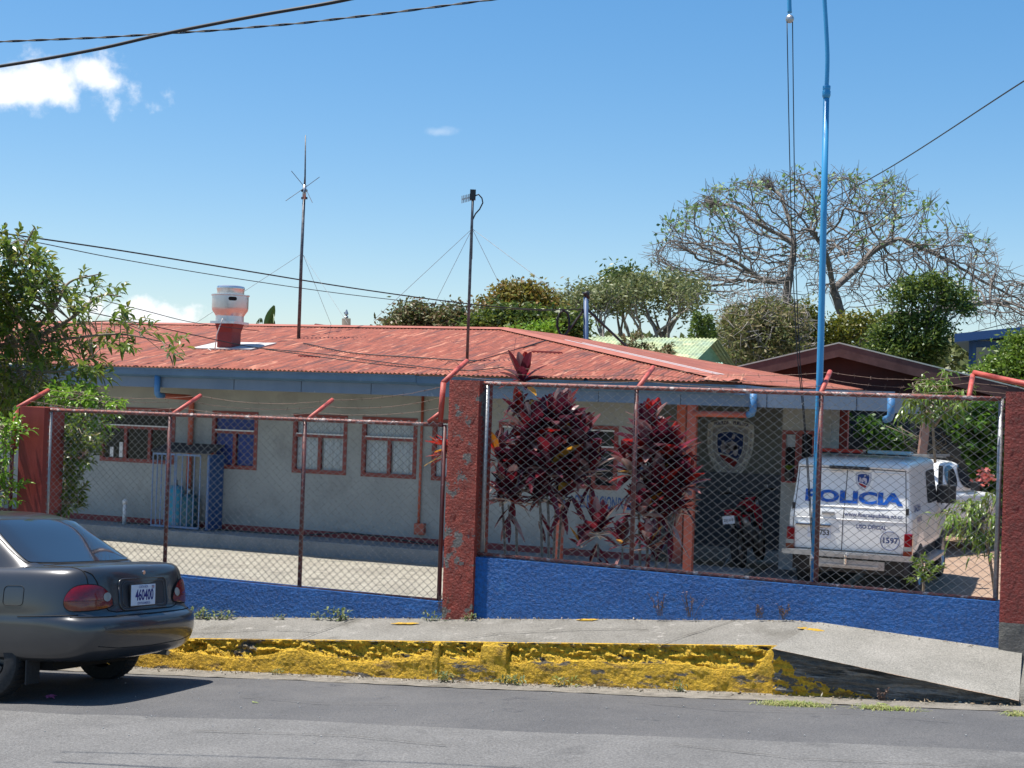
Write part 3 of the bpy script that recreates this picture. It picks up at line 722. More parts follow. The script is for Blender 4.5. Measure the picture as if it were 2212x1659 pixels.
for w in wins:
    u0,u1,z0,z1,kd=w; W=u1-u0; f=MB(); fw=.045; y0,y1=WV-.012,WV+.05
    f.box((u0-.02,y0,z0-.03),(u0+fw,y1,z1+.02)); f.box((u1-fw,y0,z0-.03),(u1+.02,y1,z1+.02))
    f.box((u0+fw,y0,z0-.03),(u1-fw,y1,z0+fw-.01)); f.box((u0+fw,y0,z1-.03),(u1-fw,y1,z1+.02))
    zm=lerp(z1,z0,.36); f.box((u0+fw,y0+.004,zm-.025),(u1-fw,y1,zm+.02))
    ms=(1/3,2/3) if kd=='triple' else (.5,)
    for t in ms: uu=lerp(u0,u1,t); f.box((uu-.028,y0+.006,z0+fw-.01),(uu+.028,y1,zm-.025))
    fo=f.build('window',winf,st)
    MB().add([(u0+fw,WV+.028,z0),(u1-fw,WV+.028,z0),(u1-fw,WV+.028+.006*(u0%.7),z1),(u0+fw,WV+.028,z1)],[(0,1,2,3)]).build('pane',clearg,fo)
    for zz in (zm+.021,z1-.034-.03): MB().box((u0+fw,y0+.0,zz),(u1-fw,y0+.02,zz+.022)).build('white_louvre_bar',whitef,fo)
    cm={'blue':curtb,'curtain':curt,'curtain2':curt,'sky':curt}.get(kd,darkin)
    c=MB()
    nn=40 if kd!='dark' else 4
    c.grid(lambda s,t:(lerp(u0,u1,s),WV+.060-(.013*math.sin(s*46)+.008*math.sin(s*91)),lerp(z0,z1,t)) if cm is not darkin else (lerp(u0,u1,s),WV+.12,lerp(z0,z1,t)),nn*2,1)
    if cm is not darkin:
        for v in range(len(c.v)): c.v[v]=(c.v[v][0],c.v[v][1]+.0,c.v[v][2])
        c.build('curtain',cm,fo,True)
        # curtain hangs on the inside face of the glass: move the glass in front
    else: c.build('unlit_room_sheet',darkin,fo)
# white objects behind the kitchen window
w=wins[1]
for px_,hh in ((263,.26),(243,.17)):
    q=onV(px_,985,WV+.05); MB().box((q.x-.035,WV+.02,w[2]+.05),(q.x+.035,WV+.045,w[2]+.05+hh)).build('white_bottle',whitef,st)
# text on the wall
def wallmap(x0,z0,V):
    return lambda x,y:(x0+x,V-.004,z0+y)
q=onV(1287,1086,WV); b=MB(); put_text(b,'DELEGACION',.26,wallmap(q.x,q.z,WV),.006,(.62,1),width=.66); b.build('wall_lettering',dblue,st)
q2=onV(1371,1081,WV); b=MB(); put_text(b,'POLICIAL',.24,wallmap(q2.x-.05,q.z,WV),.006,(.62,1),width=.42); b.build('wall_lettering',dblue,st)
# columns and pipes
def ubox(px,V,w,d,zt,zb,nm,m,py=1000):
    u=onV(px,py,V).x; MB().box((u-w/2,V-d/2,zb),(u+w/2,V+d/2,zt)).build(nm,m,st)
ubox(1493,FAV+.12,.125,.13,ZC+.02,fl-.1,'porch_column',opipe); ubox(1471,WV-.0,.13,.16,ZC+.02,fl-.1,'porch_column',opipe)
ubox(1208,FAV+.12,.11,.12,ZC+.02,fl-.1,'porch_column',opipe,1120); ubox(1821,FAV+3.9,.16,.16,ZC+.0,fl-.2,'porch_column',skirt,940)
def pipe(pts,r,nm,m): return MB().tube(pts,r,10).build(nm,m,st,True)
g0=onV(340,822,FAV-.05); g1=onV(341,853,FAV-.05)
pipe([(g0.x,FAV-.05,ZC+.2),(g0.x,FAV-.05,g1.z+.06),(g0.x,FAV-.04,g1.z+.02),(g0.x,FAV+.0,g1.z-.01),(g0.x,FAV+.12,g1.z-.012)],.05,'downspout_elbow',bpipe)
uD=g0.x
pipe([(uD,FAV+.12,g1.z-.012),(uD,WV-.14,g1.z-.03),(uD,WV-.07,g1.z-.06),(uD,WV-.06,g1.z-.12),(uD,WV-.06,fl+.02)],.048,'downspout',opipe)
for px_,py_ in ((1627,872),(1925,872)):
    q=onV(px_,py_,FAV-.05); zb2=ZC-.02
    pipe([(q.x,FAV-.05,ZC+.2),(q.x,FAV-.05,zb2-.02),(q.x-.02,FAV-.03,zb2-.07),(q.x-.08,FAV+.02,zb2-.09)],.05,'downspout_elbow',bpipe)
    if px_<1700:
        uu=onV(1500,900,FAV+.1).x; pipe([(q.x-.08,FAV+.02,zb2-.09),(uu,FAV+.04,zb2-.10)],.045,'downspout',opipe)
# conduit with junction box
q0=onV(913,870,WV-.03); q1=onV(908,1137,WV-.03)
pipe([(q0.x,WV-.03,ZC+.02),(q0.x,WV-.03,q1.z)],.022,'conduit',opipe)
MB().box((q1.x-.085,WV-.09,q1.z-.13),(q1.x+.085,WV-.0,q1.z+.05)).build('junction_box',opipe,st,bev=.006)
# hose along the wall, drain stub
P=[onV(x,y,WV-.12) for x,y in ((255,1142),(330,1150),(450,1152),(560,1165),(650,1160),(745,1150),(830,1160),(900,1172),(955,1180))]
for p_ in P: p_.z=max(p_.z,fl+.012)
pipe(P,.012,'wall_hose',blk)
a=onV(268,1140,WV-.25); MB().tube([(a.x,WV-.25,fl-.02),(a.x,WV-.25,fl+.36)],.035,10).lathe([(.04,fl+.34),(.045,fl+.40),(.02,fl+.43)],(a.x,WV-.25,0),10).build('drain_stub',whitef,st,True)
# emblem ---------------------------------------------------------------
def shield_outline(s=1.,n=14):
    top=[]; 
    for i in range(n+1):
        t=i/n; top.append((lerp(-.5,.5,t), .47+.09*math.sin(math.pi*t)-.02))
    right=[(.5-.0*1,.2),(.485,.0),(.43,-.18),(.34,-.34),(.22,-.47),(.10,-.56),(0,-.62)]
    left=[(-x,y) for x,y in reversed(right[:-1])]
    # soften the top corners
    pts=top[1:-1]+[(.49,.44),(.5,.36)]+right+left+[(-.5,.36),(-.49,.44)]
    return [(x*s,y*s) for x,y in pts]
def emblem(mapf,sc,parent,letters=True,local=False):
    # mapf(x,y,lift)
    nm=parent
    def lay(s,l,m,name,dy=0.): 
        b=MB(); patch(b,[(x*sc,(y+dy)*sc) for x,y in shield_outline(s)],lambda x,y:mapf(x,y,l),rings=3,skirt=(lambda x,y:mapf(x,y,0))); b.build(name,m,nm,local=local)
    lay(1.,.004,embw,'shield_rim'); lay(.76,.006,embg,'shield_ring',.01); lay(.60,.008,embw,'shield_border',.01); lay(.56,.010,embb,'shield_field',.01)
    b=MB(); P=[(-.22,-.10),(-.05,-.14),(.10,-.20),(.17,-.24),(.10,-.33),(-.03,-.27),(-.16,-.20)]
    patch(b,[(x*sc,y*sc) for x,y in P],lambda x,y:mapf(x,y,.012),rings=1); b.build('red_band',embr,nm,local=local)
    b=MB()
    for P in ([(-.25,-.07),(-.05,-.11),(.10,-.17),(.20,-.22),(.19,-.245),(.09,-.195),(-.06,-.135),(-.23,-.10)],[(-.15,-.21),(-.03,-.28),(.09,-.34),(.06,-.36),(-.02,-.31),(-.12,-.245)]):
        n=len(P)//2; b.add([mapf(x*sc,y*sc,.014) for x,y in P],[tuple(range(len(P)))])
    b.build('white_band',embw,nm,local=local)
    b=MB()
    for cx,cy,rx,ry in ((.07,.22,.035,.045),(-.15,.12,.03,.032),(.03,.05,.14,.085),(.12,-.03,.055,.10),(-.04,-.0,.055,.09),(-.15,.02,.045,.09)):
        patch(b,[((cx+rx*math.cos(a*.5236))*sc,(cy+ry*math.sin(a*.5236))*sc) for a in range(12)],lambda x,y:mapf(x,y,.013),rings=1)
    b.build('figures',embf,nm,local=local)
    if letters:
        b=MB()
        for s,x0,x1,y0,ang in (('FUERZA',-.36,-.05,.455,8),('PUBLICA',.05,.38,.455,-9)):
            n=len(s)
            for i,ch in enumerate(s):
                t=(i+.5)/n; x=lerp(x0,x1,t); y=.40+.075*math.cos(x*2.9); a=R(-x*32)
                vs,fs=text_mesh(ch,.085*sc,.002*sc); b.add([mapf(x*sc+vx*math.cos(a)-vy*math.sin(a),y*sc+vx*math.sin(a)+vy*math.cos(a),.009) for vx,vy in vs],fs)
        s='REPUBLICA DE COSTA RICA'; path=[(.05,-.53),(.16,-.46),(.29,-.32),(.38,-.17),(.43,0),(.44,.18),(.445,.32)]
        def walk_(path,s,size,flip):
            L=[0]
            for a_,c_ in zip(path,path[1:]): L.append(L[-1]+math.hypot(c_[0]-a_[0],c_[1]-a_[1]))
            for i,ch in enumerate(s):
                if ch==' ': continue
                d=(i+.5)/len(s)*L[-1]; k=max(j for j in range(len(L)-1) if L[j]<=d); t=(d-L[k])/(L[k+1]-L[k])
                x=lerp(path[k][0],path[k+1][0],t); y=lerp(path[k][1],path[k+1][1],t); a=math.atan2(path[k+1][1]-path[k][1],path[k+1][0]-path[k][0])
                vs,fs=text_mesh(ch,size*sc,.001*sc); b.add([mapf(x*sc+vx*math.cos(a)-vy*math.sin(a),y*sc+vx*math.sin(a)+vy*math.cos(a),.009) for vx,vy in vs],fs)
        walk_(path,s,.055,0); walk_([(-.445,.32),(-.44,.18),(-.43,0),(-.38,-.17),(-.29,-.32),(-.16,-.46),(-.05,-.53)],'MINISTERIO DE SEGURIDAD',.05,1)
        b.build('rim_lettering',vnavy,nm,local=local)
V3=WV+2.9; q=onV(1577,972,V3)
em=thing('shield_emblem',(q.x,V3,q.z),'shield emblem reading FUERZA PUBLICA painted on the porch back wall','emblem')
emblem(lambda x,y,l:(q.x+x*.86,V3-l-.001,q.z+y+.02),.92,em)
# blue mesh cage with gas cylinders
a=onV(333,1150,20.35); c=onV(452,1150,20.35); zt2=onV(390,975,20.35).z
cg=thing('cylinder_cage',((a.x+c.x)/2,20.35,fl),'blue barred cage with sloping lid against the grey wall','cage')
def bars(u0,u1,v0,v1,n,nm):
    b=MB()
    for i in range(n+1):
        t=i/n; b.tube([(lerp(u0,u1,t),lerp(v0,v1,t),fl+.03),(lerp(u0,u1,t),lerp(v0,v1,t),zt2-.04)],.011,6)
    for z in (fl+.04,zt2-.05): b.bar((u0,v0,z),(u1,v1,z),.03,.03)
    b.build(nm,cagem,cg)
ud=lerp(a.x,c.x,.40); vF=20.25; bars(a.x,ud,vF,vF,5,'front_grille'); bars(ud+.03,lerp(a.x,c.x,.86),vF,vF,4,'door_grille'); bars(c.x,c.x,vF,WV,3,'side_grille')
b=MB(); b.hexa([Vector(x) for x in ((a.x-.03,vF-.03,zt2-.02),(c.x+.03,vF-.03,zt2-.02),(c.x+.03,WV-.01,zt2+.10),(a.x-.03,WV-.01,zt2+.10),(a.x-.03,vF-.03,zt2+.0),(c.x+.03,vF-.03,zt2+.0),(c.x+.03,WV-.01,zt2+.13),(a.x-.03,WV-.01,zt2+.13))]); b.build('lid',precast,cg)
MB().box((c.x-.02,vF,fl+.02),(c.x+.03,WV-.02,zt2-.03)).build('side_panel',dblue,cg)
cy=None
def gascyl(u,v,h,lab):
    t=thing('gas_cylinder',(u,v,fl),lab,'gas cylinder','gas cylinders in the cage')
    MB().lathe([(.09,0),(.15,.03),(.155,.08),(.155,h-.1),(.12,h-.02),(.05,h)],(u,v,fl),20).build('tank',cyl if h>.6 else M('dark_teal_cylinder',(.02,.11,.14),None,rough=.5),t,True)
    MB().lathe([(.035,h),(.035,h+.08),(.015,h+.1)],(u,v,fl),10).build('valve',steelb,t,True)
q=onV(376,1140,20.45); gascyl(q.x,20.45,.72,'bright blue gas cylinder inside the barred cage')
q=onV(402,1140,20.45); gascyl(q.x,20.5,.58,'short dark teal gas cylinder right of the bright blue one in the cage')
# potted plant seen in the narrow light is left to plants section
# ================================================================== parked grey car
def rings_body(rows, n_extra=None):
    """rows: list of half outlines [(x,y,z)...] rear centre -> front centre; mirrored, stacked and capped"""
    b=MB(); m=len(rows[0]); full=[]
    for r in rows:
        ring=[Vector(p) for p in r]+[Vector((p[0],-p[1],p[2])) for p in reversed(r[1:-1])]
        full.append(ring)
    n=len(full[0]); vs=[v for r in full for v in r]; fs=[]
    for i in range(len(full)-1):
        for k in range(n): fs.append((i*n+k,(i+1)*n+k,(i+1)*n+(k+1)%n,i*n+(k+1)%n))
    def cap(i,flip):
        for k in range(m-1):
            a_=i*n+k; b_=i*n+k+1; c_=i*n+(n-k-1)%n; d_=i*n+(n-k)%n
            if k==0: f=(a_,b_,c_)
            elif k==m-2: f=(a_,b_,d_)
            else: f=(a_,b_,c_,d_)
            fs.append(f if flip else tuple(reversed(f)))
    cap(0,True); cap(len(full)-1,False)
    b.add(vs,fs)
    return b
def xrow(xs, base): return base
def car_row(z, w, xr, front, zdrop=0., L=4.1, cr=1.):
    # plan outline: rear centre, corner, flank, front corner, front centre
    pts=[(xr,0),(xr+.012,.34),(xr+.045,w*.74),(xr+.135*cr,w*.925),(xr+.34*cr,w*.99),(.72,w),(1.25,w),(1.9,w),(2.6,w),(3.2,w*.995),(front-.35,w*.97),(front-.12,w*.84),(front-.03,w*.5),(front,0)]
    out=[]
    for x,y in pts:
        zz=z-(zdrop*sm((x-2.7)/1.2) if zdrop else 0); out.append((x,y,zz))
    return out
def cut_arches(o, spots, r=.335, depth=.30, w=.9):
    for i,(x,z) in enumerate(spots):
        for s in (1,-1):
            c=MB(); c.lathe([(r,0),(r,depth)],n=36,axis='Y'); cc=c.build('cutter',seam); cc.location=(x,(w-depth) if s>0 else -w,z)
            bpy.context.view_layer.update()
            md=o.modifiers.new('b','BOOLEAN'); md.object=cc; md.operation='DIFFERENCE'; md.solver='EXACT'
            realize(o); bpy.data.objects.remove(cc)
def wheel(rt, x, y, r=.285, wd=.185, s=1, rim=rimm, name='wheel'):
    # s=+1: outer side towards +y
    b=MB(); h=wd/2; pr=[(r*.62,-h),(r*.9,-h),(r*.975,-h*.86),(r,-h*.5),(r,h*.5),(r*.975,h*.86),(r*.9,h),(r*.62,h),(r*.60,h*.6),(r*.60,-h*.6),(r*.62,-h)]
    b.lathe(pr,(x,y,r),40,'Y',cap=False)
    for k in range(40):
        a=2*math.pi*k/40
        for q in (-.45,0,.45): b.bar((x+(r+.001)*math.cos(a),y+h*(q-.2),r+(r+.001)*math.sin(a)),(x+(r+.001)*math.cos(a+.05),y+h*(q+.2),r+(r+.001)*math.sin(a+.05)),.010,.004)
    w=b.build(name,rub,rt,local=True,auto=40)
    b=MB(); yo=y+s*h*.55
    b.lathe([(r*.61,y+s*h*.95-0),(r*.56,y+s*h*.75),(r*.5,y+s*h*.35),(r*.2,y+s*h*.45),(r*.14,y+s*h*.62),(0.001,y+s*h*.66)],(x,0,r),30,'Y',cap=False)
    for k in range(7):
        a=2*math.pi*k/7; b.bar((x+r*.18*math.cos(a),y+s*h*.60,r+r*.18*math.sin(a)),(x+r*.53*math.cos(a),y+s*h*.72,r+r*.53*math.sin(a)),.045,.02,up=(0,1,0))
    b.build('rim',rim,w,local=True,auto=40)
    return w
cu,cv=-6.82,9.92
zcar=z_road(cu-.9,cv)
tilt_long=math.atan(.063)
# car frame: x forward (towards -u), y left (towards camera, -v)
car=thing('parked_car',(cu,cv,z_road(cu-.0,cv)),'dark grey saloon car parked at the yellow kerb, plate 460400','car',rot=(0,0,0))
Ry=Matrix.Rotation(math.pi,4,'Z') @ Matrix.Rotation(math.atan(.063),4,'Y') @ Matrix.Rotation(math.atan(.07),4,'X')
car.rotation_euler=Ry.to_euler()
SC=1.06; car.scale=(SC,SC,SC)
Wd=.81
rows=[car_row(.265,Wd-.16,.24,3.95),car_row(.295,Wd-.05,.10,4.03),car_row(.345,Wd-.018,.045,4.06),car_row(.44,Wd,.0,4.1),car_row(.555,Wd+.004,.0,4.1),car_row(.60,Wd+.001,.022,4.09),
      car_row(.622,Wd-.006,.092,4.05),car_row(.70,Wd-.004,.105,4.0,.02),car_row(.80,Wd-.012,.115,3.96,.05),car_row(.90,Wd-.03,.128,3.92,.10),car_row(.955,Wd-.06,.145,3.88,.13),car_row(.988,Wd-.12,.185,3.8,.14),car_row(.997,Wd-.33,.34,3.6,.15)]
body=rings_body(rows).build('body',carp,car,local=True,smooth=True)
body.modifiers.new('s','SUBSURF').levels=2; body.modifiers['s'].render_levels=2; realize(body)
gb=bvh_of(body)
cut_arches(body,[(.96,.30),(3.36,.30)],r=.335,depth=.34,w=.90)
shade_auto(body,32)
def gh_row(z,w,xr,front,cr=1.):
    pts=[(xr,0),(xr+.006,w*.45),(xr+.02,w*.82),(xr+.075,w*.96),(xr+.34,w*.998),(1.45,w),(1.8,w),(2.1,w),(2.3,w*.99),(front-.25,w*.97),(front-.1,w*.85),(front-.03,w*.5),(front,0)]
    pts=[(min(max(x,xr),front),y) for x,y in pts]; return [(x,y,z) for x,y in pts]
rows=[gh_row(.90,.755,.46,3.25),gh_row(.955,.715,.57,3.18),gh_row(1.01,.690,.66,3.08),gh_row(1.15,.645,.88,2.86),gh_row(1.29,.595,1.08,2.64),gh_row(1.362,.555,1.22,2.50),gh_row(1.402,.47,1.38,2.38),gh_row(1.415,.30,1.58,2.2)]
cabn=rings_body(rows).build('cabin',carp,car,local=True,smooth=True)
cabn.modifiers.new('s','SUBSURF').levels=2; cabn.modifiers['s'].render_levels=2; realize(cabn)
cb=bvh_of(cabn)
# rear window
def quadline(P,n=7):
    out=[]
    for a_,c_ in zip(P,P[1:]+P[:1]):
        for i in range(n): out.append((lerp(a_[0],c_[0],i/n),lerp(a_[1],c_[1],i/n)))
    return out
def soften(P,it=2):
    for _ in range(it):
        Q=[]; 
        for a_,c_ in zip(P,P[1:]+P[:1]): Q+= [(a_[0]*.75+c_[0]*.25,a_[1]*.75+c_[1]*.25),(a_[0]*.25+c_[0]*.75,a_[1]*.25+c_[1]*.75)]
        P=Q
    return P
cast_back=caster(cb,(-.5,0,0),(0,1,0),(0,0,1),(1,0,-.0),.004)
RWP=soften([(-.60,1.005),(.60,1.005),(.625,1.03),(.53,1.30),(.48,1.335),(-.48,1.335),(-.53,1.30),(-.625,1.03)])
def castdown(x,y,off=.004):
    # look from behind and above at the sloping glass
    o=Vector((-.2,x,y+.55)); 
    d=Vector((1,0,-.55)).normalized(); h=cb.ray_cast(Vector((-.2,x,y+.0)),Vector((1,0,0)))
    if h[0] is None: h=cb.find_nearest(Vector((1.,x,y)))
    n=h[1]; n=n if n.x<0 or n.z>0 else -n
    return h[0]+n*off
b=MB(); patch(b,[(x*1.035,(y-1.165)*1.06+1.165) for x,y in RWP],lambda x,y:castdown(x,y,.003),rings=8); b.build('window_seal',seam,car,local=True,smooth=True)
b=MB(); patch(b,RWP,lambda x,y:castdown(x,y,.006),rings=8); b.build('rear_window',carg,car,local=True,smooth=True)
for s in (1,-1):
    cs=caster(cb,(0,1.2*s,0),(1,0,0),(0,0,1),(0,-s,0),.004)
    P=soften([(1.02,1.03),(1.30,1.30),(1.75,1.32),(1.80,1.02)]); Q=soften([(1.88,1.02),(1.86,1.32),(2.25,1.31),(2.78,1.02)])
    for nm_,PP in (('rear_side_window',P),('front_side_window',Q)):
        b=MB(); patch(b,PP,lambda x,y:cs(x,y),rings=5); b.build(nm_,carg,car,local=True,smooth=True)
wsc=caster(cb,(5,0,0),(0,1,0),(0,0,1),(-1,0,0),.004)
b=MB(); patch(b,soften([(-.6,1.0),(.6,1.0),(.5,1.31),(-.5,1.31)]),lambda x,y:wsc(x,y),rings=6); b.build('windscreen',carg,car,local=True,smooth=True)
rear=caster(gb,(-.6,0,0),(0,1,0),(0,0,1),(1,0,0),.003)
def seamline(P,f,r=.0045,nm='panel_gap',close=False,n=6,m=seam):
    Q=[]
    if close: P=P+P[:1]
    for a_,c_ in zip(P,P[1:]):
        for i in range(n): Q.append(f(lerp(a_[0],c_[0],i/n),lerp(a_[1],c_[1],i/n)))
    Q.append(f(*P[-1])); MB().tube(Q,r,5).build(nm,m,car,local=True,smooth=True)
lid=[(.60,.955),(.555,.93),(.53,.88),(.50,.80),(.475,.70),(.44,.655),(.36,.64)]
seamline(lid+[(-x,y) for x,y in reversed(lid)],lambda x,y:rear(x,y,.001))
top=caster(gb,(0,0,2),(1,0,0),(0,1,0),(0,0,-1),.001)
for s in (1,-1): seamline([(.185,s*.60),(.3,s*.615),(.45,s*.62),(.60,s*.60)],lambda x,y:top(x,y))
side=caster(gb,(0,1.6,0),(1,0,0),(0,0,1),(0,-1,0),.001)
seamline([(.20,.632),(.40,.628),(.66,.62)],lambda x,y:side(x,y))
seamline([(-.74,.618),(-.5,.612),(0,.610),(.5,.612),(.74,.618)],lambda x,y:rear(x,y,.0),.0055)
seamline([(-.60,.40),(-.4,.375),(0,.365),(.4,.375),(.60,.40)],lambda x,y:rear(x,y,-.001),.004,'bumper_crease')
fd=soften([(.62,.70),(.71,.70),(.80,.70),(.80,.77),(.80,.845),(.71,.845),(.62,.845),(.62,.77)],2); seamline(fd,lambda x,y:side(x,y),.0028,close=True,n=3)
# lamps
for s in (1,-1):
    cn=caster(gb,(-.6,s*1.45,0),Vector((.68,s*.73,0)),(0,0,1),Vector((.73,-s*.68,0)),.008)
    # x runs from the boot (negative) to the flank (positive)
    OUT=soften([(-.30,.685),(.16,.665),(.25,.70),(.255,.775),(.17,.865),(.02,.885),(-.16,.870),(-.265,.80),(-.31,.735)],2)
    OUT=[(x*.66-.075,(y-.775)*.9+.755) for x,y in OUT]
    b=MB(); patch(b,[((x+.02)*1.05-.02,(y-.755)*1.08+.755) for x,y in OUT],lambda x,y:cn(x,y,.003),rings=5); b.build('lamp_seal',seam,car,local=True,smooth=True)
    def off(x,y): 
        q=((x+.09)/.20)**2+((y-.755)/.10)**2; return .008+.012*math.sqrt(max(0,1-q))
    def half(lo):
        pts=[]
        for x,y in OUT:
            yy=max(y,.735) if not lo else min(y,.733); pts.append((x,yy))
        return pts
    b=MB(); patch(b,half(False),lambda x,y:cn(x,y,off(x,y)),rings=6); L_=b.build('tail_lamp',tlr,car,local=True,smooth=True)
    b=MB(); patch(b,half(True),lambda x,y:cn(x,y,off(x,y)),rings=6); b.build('amber_lens',tla,L_,local=True,smooth=True)
    b=MB(); patch(b,[(-.225+.034*math.cos(a*.52),.755+.034*math.sin(a*.52)) for a in range(12)],lambda x,y:cn(x,y,off(x,y)+.003),rings=2); b.build('reversing_lens',tlc,L_,local=True,smooth=True)
# plate recess, plate, lock
RC=[(x-.00,y+.765) for x,y in rrect(.62,.235,.055)]
b=MB(); patch(b,RC,lambda x,y:rear(x,y,.002),rings=3); b.build('plate_recess',M('recess_plastic',(.028,.028,.032),None,rough=.45),car,local=True,smooth=True)
seamline(RC,lambda x,y:rear(x,y,.003),.006,'recess_rim',True,1,carp)
seamline([(x*.88,(y-.765)*.80+.765) for x,y in RC],lambda x,y:rear(x,y,.003),.0035,'recess_rim',True,1,carp)
pc=rear(.03,.765,.0); px0=pc.x-.022
def pm(x,y,l=0.): # plate map: x to the right as seen from behind = -y of the car
    return Vector((px0-l+.10*(y)*0, .04-x, .755+y))
b=MB(); b.box((px0,.04-.157,.755-.080),(px0+.010,.04+.157,.755+.080)); plt=b.build('licence_plate',platem,car,local=True,bev=.003)
b=MB(); b.box((px0+.003,.04-.165,.755-.088),(px0+.012,.04+.165,.755+.088)); b.build('plate_frame',blk,plt,local=True)
b=MB(); put_text(b,'460400',.115,lambda x,y:pm(x+.012,y-.004,.0015),.003,(.9,1),width=.235); b.build('plate_number',inkb,plt,local=True)
b=MB(); put_text(b,'COSTA RICA',.026,lambda x,y:pm(x-.005,y+.062,.0015),.0006,width=.12); put_text(b,'CENTROAMERICA',.026,lambda x,y:pm(x+.005,y-.064,.0015),.0006,width=.17); b.build('plate_lettering',inkbl,plt,local=True)
b=MB(); 
for k,c in enumerate((inkb,platem,embr,platem,inkb)):
    b=MB(); b.add([pm(.105,.070-k*.005,.0012),pm(.14,.070-k*.005,.0012),pm(.14,.065-k*.005,.0012),pm(.105,.065-k*.005,.0012)],[(0,1,2,3)]); 
    if c is not platem: b.build('plate_flag_stripe',c,plt,local=True)
b=MB(); lk=rear(-.02,.925,.0); b.lathe([(.016,lk.x-.006),(.016,lk.x+.01)],(0,-.02,.925),16,'X'); b.build('boot_lock',chrome,car,local=True)
wheel(car,.96,Wd-.115,s=1); wheel(car,3.36,Wd-.115,s=1); wheel(car,.96,-(Wd-.115),s=-1); wheel(car,3.36,-(Wd-.115),s=-1)
b=MB(); b.box((.55,-.52,.20),(3.8,.52,.36)); b.build('underbody',seam,car,local=True)
b=MB(); b.tube([(.16,-.40,.27),(.45,-.42,.28),(.9,-.4,.28)],.020,10); b.build('exhaust_pipe',steelb,car,local=True)
MB().box((.60,Wd-.20,.12),(.61,Wd-.05,.30)).build('mud_flap',rub,car,local=True)
b=MB(); 
for s in (1,-1): b.lathe([(.0005,0),(.05,.01),(.07,.06),(.02,.11)],(2.62,s*(Wd+.07)-.05,1.0),12,'Y')
b.build('wing_mirror',carp,car,local=True,smooth=True)

# ================================================================== police van
pr=atD(1829,1290,19.35); VH=ZC-2.56
hd=(RH*.40+FWH*.916).normalized()
van=thing('police_van',(pr.x,pr.y,VH),'white police van with POLICIA in blue on its back doors behind the fence','police van',rz=math.atan2(hd.y,hd.x))
def vrow(z,w,xr,front,cr=.10):
    pts=[(xr,0),(xr,w*.5),(xr+.001,w*.93),(xr+.015,w-.022),(xr+.08,w),(1.0,w),(1.6,w),(2.3,w),(2.8,w),(front-.3,w*.985),(front-.06,w*.9),(front-.01,w*.5),(front,0)]
    pts=[(min(x,front),y) for x,y in pts]; return [(x,y,z) for x,y in pts]
tl=lambda z: .0+ .13*max(0,(z-1.05))**1.05+ (.03 if z>1.24 else 0)
rows=[vrow(.60,.79,.03,4.3),vrow(.63,.825,.0,4.35),vrow(.95,.84,.0,4.35),vrow(1.17,.835,.006,4.32),vrow(1.20,.81,.02,3.3),vrow(1.50,.785,tl(1.5),3.1),vrow(1.76,.755,tl(1.76),2.95),vrow(1.79,.765,tl(1.79)-.03,2.92),vrow(1.86,.745,tl(1.8)+.01,2.85),vrow(1.895,.62,.22,2.7),vrow(1.905,.40,.4,2.5)]
vb=rings_body(rows).build('body',vanw,van,local=True,smooth=True)
vb.modifiers.new('s','SUBSURF').levels=2; vb.modifiers['s'].render_levels=2; vb.data.update(); 
realize(vb); shade_auto(vb,28); vv=bvh_of(vb)
cut_arches(vb,[(.95,.42),(3.55,.42)],r=.43,depth=.30,w=.90)
vr=caster(vv,(-1,0,0),(0,-1,0),(0,0,1),(1,0,0),.003)   # x to the right in the photo
vs_=caster(vv,(0,-2,0),(1,0,0),(0,0,1),(0,1,0),.004)
def vpart(P,f,nm,m,rings=4,parent=van,k=None,sk=None):
    b=MB(); patch(b,P,f,rings=rings,skirt=sk); return b.build(nm,m,parent,local=True,smooth=True)
# dusty lower flank
b=MB(); 
b.grid(lambda s,t: vs_(lerp(.10,3.05,s),lerp(.66,1.10+.05*math.sin(s*7),t),.0015) ,24,6); 
b.f=[f for f in b.f if not any((Vector(b.v[i])-Vector((.95,b.v[i][1],.42))).length<.46 for i in f)]; b.mi=[0]*len(b.f)
b.build('dusty_flank',vand,van,local=True,smooth=True)
def vseam(P,f,r=.005,nm='panel_gap',n=6,m=seam,close=False):
    Q=[]
    if close: P=P+P[:1]
    for a_,c_ in zip(P,P[1:]):
        for i in range(n): Q.append(f(lerp(a_[0],c_[0],i/n),lerp(a_[1],c_[1],i/n)))
    Q.append(f(*P[-1])); MB().tube(Q,r,5).build(nm,m,van,local=True,smooth=True)
zr=lambda x,y:vr(x,y,.001)
vseam([(-.09,.64),(-.085,1.0),(-.07,1.3),(-.06,1.74)],zr)
vseam([(.765,.64),(.76,1.0),(.735,1.4),(.715,1.75)],zr); vseam([(-.765,.64),(-.76,1.0),(-.735,1.4),(-.715,1.75)],zr)
vseam([(-.72,1.755),(-.3,1.765),(.3,1.765),(.72,1.755)],zr,.006); vseam([(-.76,.645),(.76,.645)],zr,.006)
for P in ([(-.02,1.72),(.68,1.72)],[(-.70,1.72),(-.12,1.72)]): vseam(P,lambda x,y:vr(x,y,.001),.008,'door_crease',4,vanw)
vseam([(-.78,1.24),(.78,1.24)],lambda x,y:vr(x,y,.0),.012,'belt_crease',4,vanw); vseam([(-.78,1.07),(.78,1.07)],lambda x,y:vr(x,y,.0),.009,'belt_crease',4,vanw)
b=MB(); put_text(b,'POLICIA',.215,lambda x,y:vr(x+.03,y+1.365,.008),.010,width=1.32); b.build('rear_lettering',vblue,van,local=True)
b=MB(); put_text(b,'www.fuerzapublica.go.cr',.078,lambda x,y:vr(x+.32,y+1.145,.004),.0015,width=.78); put_text(b,'USO OFICIAL',.075,lambda x,y:vr(x+.30,y+.985,.004),.0018,width=.40)
